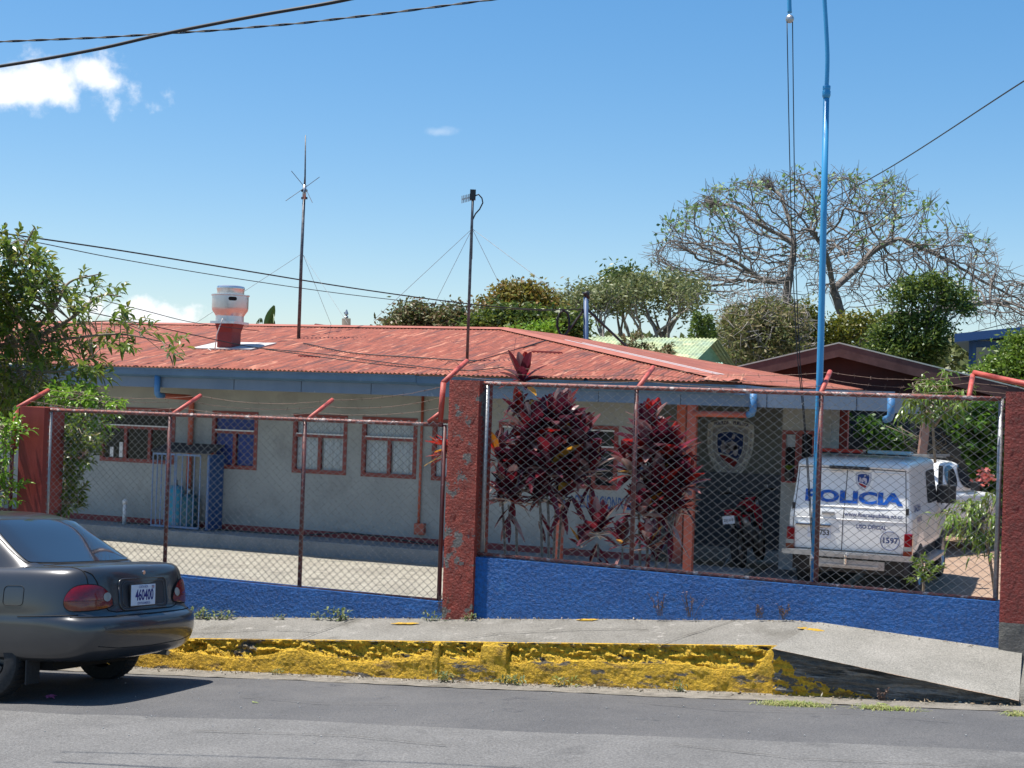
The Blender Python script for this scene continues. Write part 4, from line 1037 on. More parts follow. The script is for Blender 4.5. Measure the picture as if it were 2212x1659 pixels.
put_text(b,'1597',.105,lambda x,y:vr(x+.55,y+.82,.004),.003,width=.20); b.build('small_lettering',vnavy,van,local=True)
vseam([(.55+.125*math.cos(i*.2618),.82+.125*math.sin(i*.2618)) for i in range(24)],lambda x,y:vr(x,y,.003),.0045,'number_ring',1,vnavy,True)
emblem(lambda x,y,l:vr(x*.95+.16,y+1.605,l*.6+.004),.30,van,False,True)
b=MB(); put_text(b,'FUERZA PUBLICA',.03,lambda x,y:vr(x+.18,y+1.745,.004),.0004,width=.25); b.build('emblem_lettering',vnavy,van,local=True)
b=MB(); put_text(b,'DALIAH',.13,lambda x,y:vs_(x+.62,y+1.24,.002),.003,width=.60); put_text(b,'VARVIG',.10,lambda x,y:vs_(x+.70,y+1.08,.002),.002,width=.50); b.build('side_lettering',vnavy,van,local=True)
for s in (1,-1):
    for z in (.78,1.22):
        c=vr(s*.765,z,0); MB().box((c.x-.018,-s*.765-.02,z-.045),(c.x+.01,-s*.765+.02,z+.045)).build('door_hinge',blk,van,local=True,bev=.004)
vseam([(-.77,1.782),(-.3,1.792),(.3,1.792),(.77,1.782)],lambda x,y:vr(x,y,.004),.009,'roof_drip_rail',6,vanw)
# brake light strip, handle, plate, lamp
b=MB(); c=vr(-.02,1.785,.0); b.box((c.x-.05,-.24,1.75),(c.x+.03,.30,1.795)); b.build('high_brake_light',blk,van,local=True,bev=.01)
b=MB(); c=vr(-.28,1.16); b.box((c.x-.03,.20,1.13),(c.x+.01,.37,1.17)); b.build('door_handle',steelb,van,local=True,bev=.008)
b=MB(); c=vr(-.4,1.0); b.box((c.x-.05,.24,.955),(c.x+.01,.72,.995)); b.build('plate_lamp_bar',chrome,van,local=True,bev=.008)
def vpl(x,y,l=0.): c=vr(-.40,.88,0); return Vector((c.x-.012-l,.40-x,.875+y))
b=MB(); c=vpl(0,0); b.box((c.x,.40-.157,.875-.078),(c.x+.010,.40+.157,.875+.078)); pl=b.build('licence_plate',platem,van,local=True,bev=.003)
b=MB(); put_text(b,'753',.10,lambda x,y:vpl(x+.075,y,.0015),.003,width=.13); put_text(b,'COSTA RICA',.024,lambda x,y:vpl(x,y+.062,.0015),.0005,width=.12); b.build('plate_number',blk,pl,local=True)
for s in (1,-1):
    b=MB(); b.box((-.02,s*.79-.055,.60),(.09,s*.79+.055,.93)); L_=b.build('tail_lamp',tlr,van,local=True,bev=.015)
    b=MB(); b.box((-.026,s*.79-.05,.70),(.05,s*.79+.06,.755)); b.build('clear_lens',tlc,L_,local=True)
    b=MB(); b.box((-.026,s*.79-.05,.605),(.05,s*.79+.06,.695)); b.build('amber_lens',tla,L_,local=True)
b=MB(); b.bar((-.10,.86,.60),(-.10,-.86,.60),.05,.07); b.bar((-.10,.86,.60),(.02,.86,.60),.05); b.bar((-.10,-.86,.60),(.02,-.86,.60),.05); b.box((-.09,-.5,.42),(-.04,.5,.53)); b.bar((-.12,.42,.46),(-.12,-.42,.46),.02); b.bar((-.13,.2,.61),(-.13,-.3,.61),.015)
b.build('rear_bumper',steelb,van,local=True); b=MB(); b.box((-.02,-.75,.36),(4.2,.75,.60)); b.build('chassis',seam,van,local=True)
b=MB(); b.tube([(-.05,0,.50),(-.2,0,.50),(-.2,0,.56)],.02,8); b.lathe([(.001,.56),(.028,.58),(.028,.60),(.001,.62)],(-.2,0,0),12); b.build('tow_hitch',chrome,van,local=True)
for x in (.95,3.55):
    for s in (1,-1): wheel(van,x,s*.72,.38,.23,s,steelb)
for q_ in (-.93,.76): MB().box((1.35,q_,.42),(3.05,q_+.17,.47)).build('side_step',steelb,van,local=True)
for s,nm_ in ((-1,'side_window'),(1,'side_window')):
    f=caster(vv,(0,2*s,0),(1,0,0),(0,0,1),(0,-s,0),.005)
    b=MB(); patch(b,soften([(1.75,1.24),(1.72,1.30),(1.72,1.66),(1.75,1.72),(2.66,1.72),(2.72,1.68),(3.0,1.28),(2.98,1.24)],1),lambda x,y:f(x,y),rings=5); b.build(nm_,carg,van,local=True,smooth=True)
    b=MB(); b.box((2.78,s*.80 if s>0 else -1.08,1.20),(2.90,1.08 if s>0 else -.80,1.48)); b.build('wing_mirror',blk,van,local=True,bev=.02)
    b=MB(); b.tube([(2.6,s*.80,.95),(2.7,s*1.0,1.2),(2.75,s*.98,1.7)],.014,6); b.build('mirror_stay',blk,van,local=True)
b=MB(); b.tube([(3.25,-.80,1.15),(3.25,-.80,1.75)],.035,10); b.build('snorkel',blk,van,local=True)
b=MB(); b.box((1.10,-.62,1.93),(1.38,.62,1.945)); lb=b.build('light_bar_base',blk,van,local=True)
b=MB(); b.box((1.10,.03,1.945),(1.38,.64,2.0)); b.build('light_bar_red_lens',redl,van,local=True,bev=.02)
b=MB(); b.box((1.10,-.64,1.945),(1.38,-.03,2.0)); b.build('light_bar_blue_lens',bluel,van,local=True,bev=.02)
b=MB(); b.tube([(.45,.78,1.15),(.42,.80,1.5),(.43,.78,1.85)],.010,6); b.build('aerial_cable',blk,van,local=True)
for s in (1,-1):
    b=MB(); b.lathe([(.09,4.30),(.09,4.36)],(0,s*.6,.9),16,'X'); b.build('headlight',tlc,van,local=True)

# ================================================================== white pickup beyond the van
pq=atD(1835,1195,25.2)
hd2=(RH*.66+FWH*.75).normalized()
suv=thing('white_pickup',(pq.x,pq.y,VH-.03),'white double-cab pickup with roof rack standing beyond the police van','pickup',rz=math.atan2(hd2.y,hd2.x))
def prow(z,w,xr,fr,drop=0.):
    pts=[(xr,0),(xr+.02,w*.6),(xr+.08,w*.93),(xr+.3,w),(1.2,w),(2.2,w),(3.2,w),(fr-.45,w*.985),(fr-.12,w*.86),(fr,0)]
    return [(x,y,z-drop*sm((x-3.3)/1.4)) for x,y in pts]
rows=[prow(.48,.80,.05,4.6),prow(.55,.86,.0,4.75),prow(.85,.88,.0,4.8),prow(1.02,.87,.02,4.78,.03),prow(1.12,.83,.05,4.72,.08),prow(1.14,.6,.2,4.5,.08)]
ob=rings_body(rows).build('body',vanw,suv,local=True,smooth=True); ob.modifiers.new('s','SUBSURF').levels=2; ob.modifiers['s'].render_levels=2; realize(ob); cut_arches(ob,[(.95,.38),(3.85,.38)],r=.42,depth=.3,w=.92); shade_auto(ob,32)
def crow(z,w,xr,fr):
    pts=[(xr,0),(xr+.02,w*.6),(xr+.08,w*.95),(xr+.3,w),(lerp(xr,fr,.4),w),(lerp(xr,fr,.6),w),(lerp(xr,fr,.8),w*.99),(fr-.15,w*.93),(fr-.04,w*.6),(fr,0)]; return [(x,y,z) for x,y in pts]
rows=[crow(1.06,.82,1.75,4.05),crow(1.2,.79,1.85,3.85),crow(1.5,.70,2.0,3.40),crow(1.66,.66,2.1,3.15),crow(1.71,.5,2.25,2.95)]
oc=rings_body(rows).build('cabin',vanw,suv,local=True,smooth=True); oc.modifiers.new('s','SUBSURF').levels=2; oc.modifiers['s'].render_levels=2; realize(oc); ocb=bvh_of(oc)
for s in (1,-1):
    f=caster(ocb,(0,2*s,0),(1,0,0),(0,0,1),(0,-s,0),.006)
    for nm_,P in (('rear_side_window',[(2.2,1.20),(2.25,1.60),(2.68,1.62),(2.68,1.18)]),('front_side_window',[(2.80,1.18),(2.80,1.62),(3.05,1.62),(3.65,1.18)])):
        b=MB(); patch(b,soften(P),lambda x,y:f(x,y,.014),rings=9); b.build(nm_,carg,suv,local=True,smooth=True)
    for x in (.95,3.85): wheel(suv,x,s*.76,.37,.23,s,steelb)
f=caster(ocb,(-1,0,0),(0,1,0),(0,0,1),(1,0,0),.006); b=MB(); patch(b,soften([(-.6,1.22),(.6,1.22),(.52,1.58),(-.52,1.58)]),lambda x,y:f(x,y),rings=4); b.build('rear_window',carg,suv,local=True,smooth=True)
f2=caster(ocb,(6,0,0),(0,1,0),(0,0,1),(-1,0,0),.006); b=MB(); patch(b,soften([(-.66,1.15),(.66,1.15),(.54,1.62),(-.54,1.62)]),lambda x,y:f2(x,y,.014),rings=9); b.build('windscreen',carg,suv,local=True,smooth=True)
b=MB(); 
for x in (1.95,2.5): b.bar((x,-.6,1.78),(x,.6,1.78),.05,.04)
for s in (-.58,.58): b.bar((1.8,s,1.80),(2.7,s,1.80),.04)
b.build('roof_rack',steelb,suv,local=True)
b=MB(); b.box((3.05,-1.02,1.15),(3.15,-.86,1.32)); b.build('wing_mirror',blk,suv,local=True,bev=.02)

# ================================================================== motorcycle
pb=atD(1600,1222,21.6); hd3=(RH*.38+FWH*.925).normalized()
mo=thing('motorcycle',(pb.x,pb.y,fl-.09),'red off-road motorcycle leaning under the porch beneath the shield emblem','motorcycle',rot=(R(-8),0,math.atan2(hd3.y,hd3.x)))
def mwheel(x,r,w):
    b=MB(); b.lathe([(r*.80,-w/2),(r*.93,-w/2),(r,-w*.25),(r,w*.25),(r*.93,w/2),(r*.80,w/2),(r*.80,-w/2)],(x,0,r),36,'Y',cap=False)
    for k in range(36):
        a=2*math.pi*k/36
        for s in (-.28,.28): b.bar((x+r*math.cos(a),w*(s-.16),r+r*math.sin(a)),(x+r*math.cos(a),w*(s+.16),r+r*math.sin(a)),.022,.014)
    wo=b.build('wheel',rub,mo,local=True)
    b=MB()
    for k in range(18):
        a=2*math.pi*k/18; b.tube([(x,.03*(-1)**k,r),(x+r*.79*math.cos(a),0,r+r*.79*math.sin(a))],.0025,4)
    b.lathe([(.04,-.05),(.04,.05)],(x,0,r),14,'Y'); b.lathe([(r*.78,-.02),(r*.81,-.02),(r*.81,.02),(r*.78,.02)],(x,0,r),30,'Y'); b.build('spokes',steelb,wo,local=True)
mwheel(0,.30,.12); mwheel(1.38,.32,.09)
b=MB(); b.tube([(1.38,.10,.32),(1.10,.10,.98)],[.028,.024],8); b.tube([(1.38,-.10,.32),(1.10,-.10,.98)],[.028,.024],8); b.build('fork',steelb,mo,local=True,smooth=True)
b=MB(); b.tube([(1.14,0,.90),(1.10,.12,1.02),(1.04,.30,1.12),(.98,.42,1.13)],.014,8); b.tube([(1.14,0,.90),(1.10,-.12,1.02),(1.04,-.30,1.12),(.98,-.42,1.13)],.014,8)
b.tube([(1.07,.15,1.07),(1.07,-.15,1.07)],.01,6); hb=b.build('handlebar',blk,mo,local=True,smooth=True)
b=MB()
for s in (1,-1): b=MB(); b.tube([(1.0,s*.33,1.12),(.96,s*.44,1.12)],.022,8); b.tube([(1.07,s*.30,1.13),(1.12,s*.42,1.12)],.006,5) if 0 else 0; b.build('grip',rub,hb,local=True)
b=MB(); 
for s in (1,-1): MB().lathe([(.001,0),(.03,.01),(.03,.06),(.001,.07)],(1.0,s*.30,1.14),10).build('mirror',steelb,hb,local=True,smooth=True)
def blobm(pts,nm,m,sub=2):
    b=MB(); rings=[]
    vs=[];n=8
    for (x,y,z,ry,rz) in pts:
        for k in range(n):
            a=2*math.pi*k/n; vs.append((x,y+ry*math.cos(a),z+rz*math.sin(a)))
    fs=[(i*n+k,i*n+(k+1)%n,(i+1)*n+(k+1)%n,(i+1)*n+k) for i in range(len(pts)-1) for k in range(n)]; fs+= [tuple(range(n-1,-1,-1)),tuple((len(pts)-1)*n+k for k in range(n))]
    b.add(vs,fs); return b.build(nm,m,mo,local=True,smooth=True,subs=sub)
blobm([(.48,0,.86,.06,.03),(.62,0,.90,.11,.09),(.82,0,.90,.14,.13),(.98,0,.86,.12,.12),(1.04,0,.82,.06,.07)],'fuel_tank',mred)
blobm([(-.20,0,.90,.08,.02),(.0,0,.885,.10,.04),(.3,0,.86,.11,.055),(.6,0,.90,.08,.05)],'seat',blk)
blobm([(-.48,0,.90,.05,.012),(-.30,0,.90,.09,.025),(-.05,0,.85,.12,.04),(.12,0,.80,.10,.05)],'rear_mudguard',mred)
blobm([(1.00,0,.78,.05,.02),(1.25,0,.79,.08,.025),(1.55,0,.77,.08,.02),(1.75,0,.70,.05,.012)],'front_mudguard',mred)
for s in (1,-1):
    b=MB(); P=[(.80,.93),(1.10,.86),(1.12,.62),(1.0,.50),(.86,.62),(.74,.80)]
    b.add([(x,s*(.15+.05*(x-.8)),z) for x,z in P]+[(x,s*(.12+.05*(x-.8)),z) for x,z in P],[tuple(range(6)),tuple(range(11,5,-1))]+[(i,(i+1)%6,6+(i+1)%6,6+i) for i in range(6)]); b.build('tank_shroud',mred,mo,local=True)
    b=MB(); P=[(.05,.80),(.42,.78),(.44,.58),(.22,.62)]; b.add([(x,s*.13,z) for x,z in P]+[(x,s*.10,z) for x,z in P],[tuple(range(4)),tuple(range(7,3,-1))]+[(i,(i+1)%4,4+(i+1)%4,4+i) for i in range(4)]); b.build('side_cover',vanw if s>0 else mred,mo,local=True)
b=MB(); b.box((.42,-.11,.30),(.82,.11,.56)); b.lathe([(.001,-.16),(.13,-.15),(.13,.15),(.001,.16)],(.62,0,.40),18,'Y'); b.lathe([(.08,.54),(.10,.56),(.10,.60),(.08,.62),(.10,.64),(.08,.70)],(.74,0,0),14); b.build('engine',M('engine_metal',(.10,.10,.11),None,rough=.4,metal=.7),mo,local=True,bev=.015)
b=MB(); b.tube([(.84,-.12,.55),(.92,-.14,.35),(.6,-.16,.28),(.3,-.17,.5),(-.1,-.17,.72)],[.02,.02,.025,.045,.055],10); b.build('exhaust_pipe',steelb,mo,local=True,smooth=True)
b=MB(); 
for s in (.08,-.08): b.bar((.55,s,.34),(0,s,.30),.03,.05); b.bar((.95,s*.5,.85),(.85,s,.30),.03); b.bar((.95,s*.4,.80),(.1,s,.78),.025); b.bar((.1,s,.78),(.5,s,.40),.025)
b.build('frame',blk,mo,local=True)
b=MB(); b.box((-.43,-.09,.70),(-.42,.09,.82)); p_=b.build('licence_plate',platem,mo,local=True); b=MB(); put_text(b,'251173',.05,lambda x,y:Vector((-.432,-x,.755+y)),.001,width=.14); b.build('plate_number',blk,p_,local=True)
b=MB(); b.box((-.46,-.05,.84),(-.40,.05,.885)); b.build('tail_lamp',tlr,mo,local=True,bev=.01)
b=MB(); b.tube([(.45,.12,.30),(.40,.36,.02)],.012,6); b.build('side_stand',steelb,mo,local=True)
b=MB(); P=[(1.16,1.02),(1.22,.82),(1.16,.80),(1.10,.98)]; b.box((1.14,-.10,.82),(1.20,.10,1.02)); b.build('number_board',mred,mo,local=True,bev=.02)
# ================================================================== things on the roof
q=onRoof(494,752); base=q
ex=thing('roof_exhaust_fan',tuple(q),'aluminium mushroom exhaust fan on a dark red duct on the roof','exhaust fan')
s_=F/((q-CP).dot(FWH)); k=1/s_
x0,y0,z0=q
def sq(w0,za,w1,zb,nm,m,w0y=None):
    b=MB(); vs=[Vector((x0+i*w/2,y0+j*w/2,z)) for w,z in ((w0,za),(w1,zb)) for i,j in ((-1,-1),(1,-1),(1,1),(-1,1))]; b.hexa(vs); return b.build(nm,m,ex)
W=36*k
b=MB(); 
nf=Vector((0,-mS,1)).normalized()
def rp(u,v,l): return Vector((u,v,zE+(v-EV)*mS+l))
b.hexa([rp(x0-.60,y0-.26,.012),rp(x0+.62,y0-.26,.012),rp(x0+.62,y0+.6,.012),rp(x0-.60,y0+.6,.012),rp(x0-.60,y0-.26,.03),rp(x0+.62,y0-.26,.03),rp(x0+.62,y0+.6,.03),rp(x0-.60,y0+.6,.03)]); b.build('flashing',flash,ex)
sq(W*1.0,z0-.12,W*1.0,z0+34*k,'duct',ductr); sq(W*1.0,z0+34*k,W*1.24,z0+52*k,'duct_flare',ductr); sq(W*1.65,z0+52*k,W*1.65,z0+57*k,'curb_plate',alum)
b=MB(); h=z0+57*k
b.lathe([(30*k,h),(30*k,h+12*k),(33*k,h+17*k),(38*k,h+24*k),(39*k,h+30*k),(39*k,h+55*k),(41*k,h+56*k),(41*k,h+58*k),(36*k,h+58*k),(30*k,h+57*k)],(x0,y0,0),48); b.build('fan_housing',alum,ex,smooth=False,auto=30)
b=MB(); b.lathe([(29*k,h+57*k),(29*k,h+68*k),(30*k,h+70*k),(30*k,h+73*k),(29*k,h+76*k),(22*k,h+78*k),(.001,h+79*k)],(x0,y0,0),48); b.build('motor_cap',alum,ex,auto=30)
b=MB(); d=(Vector((0,0,0))-Vector((x0,y0,0))); d.z=0; d.normalize(); d.rotate(Matrix.Rotation(.12,3,'Z')); t=Vector((-d.y,d.x,0)); c=Vector((x0,y0,h+48*k))+d*39.3*k
patch(b,[(x*k,y*k) for x,y in rrect(18,8,3.9)],lambda x,y:c+t*x+Vector((0,0,y)),rings=1); b.build('slot',seam,ex)
b=MB(); p0=Vector((x0,y0,h+6*k))+d*30*k-t*-18*k*-1; P=[p0,p0+d*.08+Vector((-.03,0,-.05)),p0+d*.12+Vector((-.13,-.0,-.30)),p0+d*.16+Vector((-.17,0,-.62)),Vector((x0-.24,y0-.28,rp(x0,y0-.28,.02).z))]
b.tube(P,.010,8); b.build('power_cable',flash,ex,smooth=True)
# antennas
def mast(px0,py0,px1,py1,r,label,name='antenna_mast'):
    q=onRoof(px0,py0); D=(q-CP).dot(FWH); t=atD(px1,py1,D); th=thing(name,tuple(q),label,'antenna'); 
    return q,t,D,th
q,t,D,th=mast(645,731,660,292,.03,'tall whip antenna mast with drooping radials on the roof')
L=lambda px,py:atD(px,py,D)
MB().tube([q,L(651,560),L(657,425)],[.033,.030,.026],10).build('mast',ant,th,True); MB().tube([L(657,430),L(658,400)],.035,10).build('antenna_base',steelb,th,True)
MB().tube([L(658,405),L(659,380),t],[.022,.016,.010],8).build('whip',ant,th,True)
for (x,y) in ((641,373),(676,378),(629,437),(639,441),(686,441),(665,444)):
    e=L(x,y); MB().tube([L(659,405),e+Vector((0,(.25 if x in(676,639) else -.2),0))],.006,5).build('radial',ant,th)
for y in (412,428): MB().bar(L(651,y),L(664,y),.04).build('clamp',blk,th)
for (x0_,y0_,x1_,y1_,dd) in ((652,548,415,703,0),(655,551,716,703,2),(655,551,752,700,-1)):
    a=L(x0_,y0_); e=atD(x1_,y1_,D+dd); MB().tube([a,e],.0035,4).build('guy_wire',ant,th)
q,t,D,th=mast(1009,779,1022,412,.03,'directional antenna mast with short comb elements behind the middle pillar')
L=lambda px,py:atD(px,py,D)
MB().tube([q,L(1015,600),L(1019,490),t],[.024,.024,.022,.020],10).build('mast',ant,th,True)
MB().bar(L(1022,410),L(1021,432),.09).build('bracket',blk,th)
MB().bar(L(997,431),L(1020,425),.02).build('boom',steelb,th)
for i in range(7):
    x=998+3.4*i; y=431-.9*i; MB().tube([L(x,y-8),L(x,y+8)],.008,5).build('comb_element',steelb,th)
MB().tube([L(1026,423),L(1034,420),L(1041,428),L(1043,438),L(1036,452),L(1027,462),L(1021,475),L(1019,560)],.012,6).build('coax_cable',cablem,th,True)
for (x1_,y1_,dd) in ((807,692,0),(935,664,3),(1082,620,3),(1215,640,-1)):
    MB().tube([L(1020,494),atD(x1_,y1_,D+dd)],.0035,4).build('guy_wire',ant,th)
# blue service pole with stays and coil, behind the roof
D=31; L=lambda px,py:atD(px,py,D)
th=thing('service_pole',tuple(L(1265,742)),'short blue steel post with two stays rising behind the roof hip','pole')
MB().tube([L(1265,1000),L(1266,642)],.055,10).build('post',M('dull_blue_post',(.05,.10,.20),None,rough=.5),th,True); MB().tube([L(1261,637),L(1268,632),L(1269,645)],.06,8).build('weatherhead',blk,th,True)
for a,c in (((1262,668),(1213,735)),((1268,668),(1362,757))): MB().tube([L(*a),L(*c)],.03,6).build('stay',blk,th)
pts=[]
for i in range(0,75):
    a=i*.2618; pts.append(L(1217+(13+1.2*math.sin(i*.7))*math.cos(a),698+(27+1.5*math.cos(i*.9))*math.sin(a))+Vector((0,.02*math.sin(i),0)))
o=MB().tube(pts,.018,5).build('coiled_cable',cablem,None,True); tag(o,'loop of coiled black cable hanging beside the blue steel post','cable coil')
# small pole top with insulators, and distant chimney bit
D=48; L=lambda px,py:atD(px,py,D); th=thing('utility_pole',tuple(L(748,725)),'short black utility pole top peeping over the roof ridge','utility pole')
MB().tube([L(748,900),L(748,688)],.15,10).build('pole',barkd,th,True); MB().bar(L(741,697),L(756,697),.05).build('crossarm',blk,th); MB().lathe([(.03,0),(.08,.05),(.03,.1),(.07,.15),(.02,.3)],tuple(L(748,688)),10).build('insulator',steelb,th); MB().bar(L(743,676),L(752,676),.05).build('lamp_head',steelb,th)

# ================================================================== overhead wires
def spline(P,n=10):
    P=[Vector(p) for p in P]; P=[P[0]*2-P[1]]+P+[P[-1]*2-P[-2]]; out=[]
    for i in range(1,len(P)-2):
        for j in range(n):
            t=j/n; a,b_,c,d=P[i-1],P[i],P[i+1],P[i+2]
            out.append(.5*((2*b_)+(c-a)*t+(2*a-5*b_+4*c-d)*t*t+(3*b_-a-3*c+d)*t**3))
    out.append(P[-2]); return out
def wire(pts,r,label,group=None,m=cablem,twist=0,name='overhead_cable'):
    P=spline([atD(x,y,D) for x,y,D in pts],14); b=MB()
    if twist:
        L_=0; A=[];B=[]
        for i,p in enumerate(P):
            if i: L_+=(P[i]-P[i-1]).length
            a=L_*twist; off=Vector((0,math.cos(a),math.sin(a)))*r*1.0; A.append(p+off); B.append(p-off)
        b.tube(A,r,6); b.tube(B,r,6)
    else: b.tube(P,r,6)
    return tag(b.build(name,m,None,True),label,'cable',group)
wire([(-300,185,9.3),(0,143,9),(200,108,8.7),(360,72,8.5),(560,33,8.2),(750,-1,8),(1000,-60,7.6)],.0105,'thick black cable sweeping up to the top edge')
def wpts(): 
    P=[(-300,100,9.6),(0,90,9.4),(220,81,9.2),(460,66,9.0),(650,50,8.8),(850,27,8.6),(1062,-1,8.4),(1300,-40,8.2)]
    out=[]
    for a,c in zip(P,P[1:]):
        for j in range(6): out.append(tuple(lerp(a[i],c[i],j/6) for i in range(3)))
    return out+[P[-1]]
wire(wpts(),.0042,'thin twisted black cable crossing near the top left',twist=18)
wire([(-120,484,21),(0,503,22),(240,538,23.5),(500,580,25.5),(760,622,28),(1000,655,30),(1150,668,30.5),(1262,668,31)],.013,'thick service cable running down to the blue steel post')
wire([(-120,495,20),(60,520,21),(240,556,23),(500,600,25.5),(760,637,28),(1000,662,30.5),(1200,672,31)],.0075,'thin service cable just below the thick one')
wire([(-60,590,18),(80,615,19),(300,668,21),(420,697,22.5),(560,715,24.5)],.006,'thin cable from the leafy tree across the left roof slope')
wire([(-60,625,17),(150,665,18.5),(420,724,20),(560,752,21),(800,785,21),(900,795,21.2)],.007,'lower thin cable sagging onto the left roof slope')
wire([(2400,62,22),(2212,175,26),(1905,372,36),(1700,478,45),(1480,596,58),(1250,690,70)],.014,'black cable slanting down from the right edge behind the bare tree')
wire([(2212,690,70),(2000,742,66),(1800,790,60)],.02,'distant thin cable behind the dark gable')
def roofline(pts,r,label):
    P=spline([onRoof(x,y,.03+.0*i) for i,(x,y) in enumerate(pts)],8); return tag(MB().tube(P,r,5).build('roof_cable',cablem,None,True),label,'cable')
roofline([(655,741),(760,762),(900,772),(990,778),(1030,779)],.010,'black cable lying on the roof between the two antennas')
roofline([(570,753),(700,765),(860,786),(1000,800),(1090,793)],.008,'sagging black cable along the lower roof slope')
roofline([(1010,785),(1080,765),(1180,735),(1130,752)],.008,'cable looping from antenna mast up to the hip')

# ================================================================== flagpole with halyard
D0=(onV(1757,1250,FV+.22)-CP).dot(FWH); L=lambda px,py:atD(px,py,D0)
fp=thing('flagpole',tuple(L(1757,1262)),'bent blue painted flagpole standing just behind the taller fence','flagpole')
MB().tube([L(1757,1275),L(1765,1000),L(1773,740),L(1779,480),L(1785,210)],[.030,.030,.029,.028,.026],14).build('lower_pole',poleb,fp,True)
MB().lathe([(.028,-.02),(.036,0),(.036,.04),(.030,.045),(.034,.055),(.034,.085),(.025,.09)],tuple(L(1785,207)),14).build('coupling',poleb,fp,True)
MB().tube(spline([L(1785,203),L(1787,150),L(1787,110),L(1784,50),L(1781,0),L(1775,-110),L(1758,-170),L(1734,-180),L(1712,-150),L(1706,-80),L(1705,0),L(1706,28)],5),.019,10).build('upper_pipe',poleb,fp,True)
b=MB(); c=L(1706,41); b.lathe([(.001,-.02),(.03,-.02),(.036,-.006),(.036,.006),(.03,.02),(.001,.02)],tuple(c),18,'Y'); b.build('pulley',steelb,fp,True)
MB().tube(spline([L(1700,44),L(1705,300),L(1712,560),L(1722,760),L(1731,850),L(1740,960),L(1749,1100),L(1755,1200)],6),.0045,5).build('halyard',cablem,fp,True)
MB().tube(spline([L(1712,44),L(1715,300),L(1719,560),L(1727,760),L(1734,850),L(1744,980),L(1753,1120),L(1757,1190)],6),.0045,5).build('halyard',cablem,fp,True)
MB().tube([L(1751,1205),L(1764,1205)],.03,8).build('cleat',steelb,fp)

# ================================================================== ti plants (red leaves)
rnd=random.Random(11)
def wpt(px,py,dv): return onV(px,py,FV+dv)
def ti_leaf(b,p,d,L_,W,dr):
    b.leaf(p,d,Vector((0,0,1)) if abs(Vector(d).normalized().z)<.95 else Vector((0,1,0)),L_,W,droop=dr,fold=rnd.uniform(.12,.4),seg=5)
def rosette(bs,c,n,L_,spread=1.,up=.45,up_bias=0.):
    n=int(n*1.45)
    for i in range(int(n*.15)):
        a=rnd.uniform(0,6.28); l=L_*rnd.uniform(.6,.9); ti_leaf(bs[3 if i%5==0 else 0],Vector(c)+Vector((0,0,-.05-.14*rnd.random())),Vector((math.cos(a)*.6,math.sin(a)*.6,-.7)),l,l*.2,.1)
    for i in range(n):
        a=i*2.39996+rnd.uniform(-.3,.3); t=i/n
        el=lerp(R(84),R(-12),t**1.1)*spread+R(rnd.uniform(-8,8)); 
        d=Vector((math.cos(a)*math.cos(el),math.sin(a)*math.cos(el),math.sin(el)+up_bias))
        l=L_*rnd.uniform(.75,1.1)*(.72+.3*math.sin(math.pi*min(1,t+.25)))
        r=rnd.random(); kk=0 if r<.74 else (1 if r<.83 else (3 if r<.975 else 2))
        if t<.2 and r<.25: kk=1
        ti_leaf(bs[kk],Vector(c)+Vector((0,0,.10*(1-t)))+Vector((d.x,d.y,0)).normalized()*.015,d,l,l*rnd.uniform(.27,.36),rnd.uniform(.05,.25))
def ti_plant(name,label,heads,stems):
    base=Vector(stems[0][0]); base.z=ZY
    th=thing(name,tuple(base),label,'ti plant','red-leaved ti plants behind the taller fence')
    for st_ in stems:
        P=spline(st_,5); rs=[lerp(.015,.009,i/(len(P)-1)) for i in range(len(P))]; MB().tube(P,rs,7).build('cane',stemm,th,True)
    for (c,n,l) in heads:
        bs=[MB() for _ in range(4)]; rosette(bs,c,n,l); b=MB()
        for k_,x in enumerate(bs): b.add(x.v,x.f,k_)
        b.build('leaf_head',[lf_tyl,lf_tyr,lf_tyy,lf_pink],th,False)
g=lambda px,py,dv:Vector((wpt(px,py,dv).x,FV+dv,ZY-.02)) 
def H(px,py,dv,n,l): return (wpt(px,py,dv),n,l)
ti_plant('ti_plant','tallest red-leaved plant with a top tuft rising above the taller fence rail',
  [H(1128,835,.6,14,.34),H(1118,905,.6,10,.26),H(1150,960,.55,34,.40),H(1205,935,.7,36,.42),H(1250,975,.75,30,.40),H(1130,1015,.6,26,.38),H(1185,1020,.5,30,.40),H(1235,1040,.7,26,.38),H(1108,1050,.55,22,.32),H(1165,1085,.6,22,.34),H(1275,1030,.75,22,.34),H(1215,1085,.7,18,.32)],
  [[g(1190,1200,.6),wpt(1185,1120,.6),wpt(1172,1050,.6),wpt(1150,985,.55)],[g(1195,1200,.7),wpt(1200,1110,.7),wpt(1205,1020,.7),wpt(1206,950,.7)],[g(1200,1200,.75),wpt(1215,1090,.75),wpt(1240,1050,.7),wpt(1250,990,.75)],[g(1186,1200,.6),wpt(1165,1060,.6),wpt(1140,940,.6),wpt(1128,845,.6)]])
ti_plant('ti_plant','small red-leaved plant with one low head beside the middle pillar',
  [H(1098,1085,.45,34,.36),H(1075,1000,.5,16,.26)],[[g(1120,1200,.45),wpt(1116,1150,.45),wpt(1104,1120,.45),wpt(1098,1090,.45)],[g(1112,1200,.5),wpt(1085,1080,.5),wpt(1075,1005,.5)]])
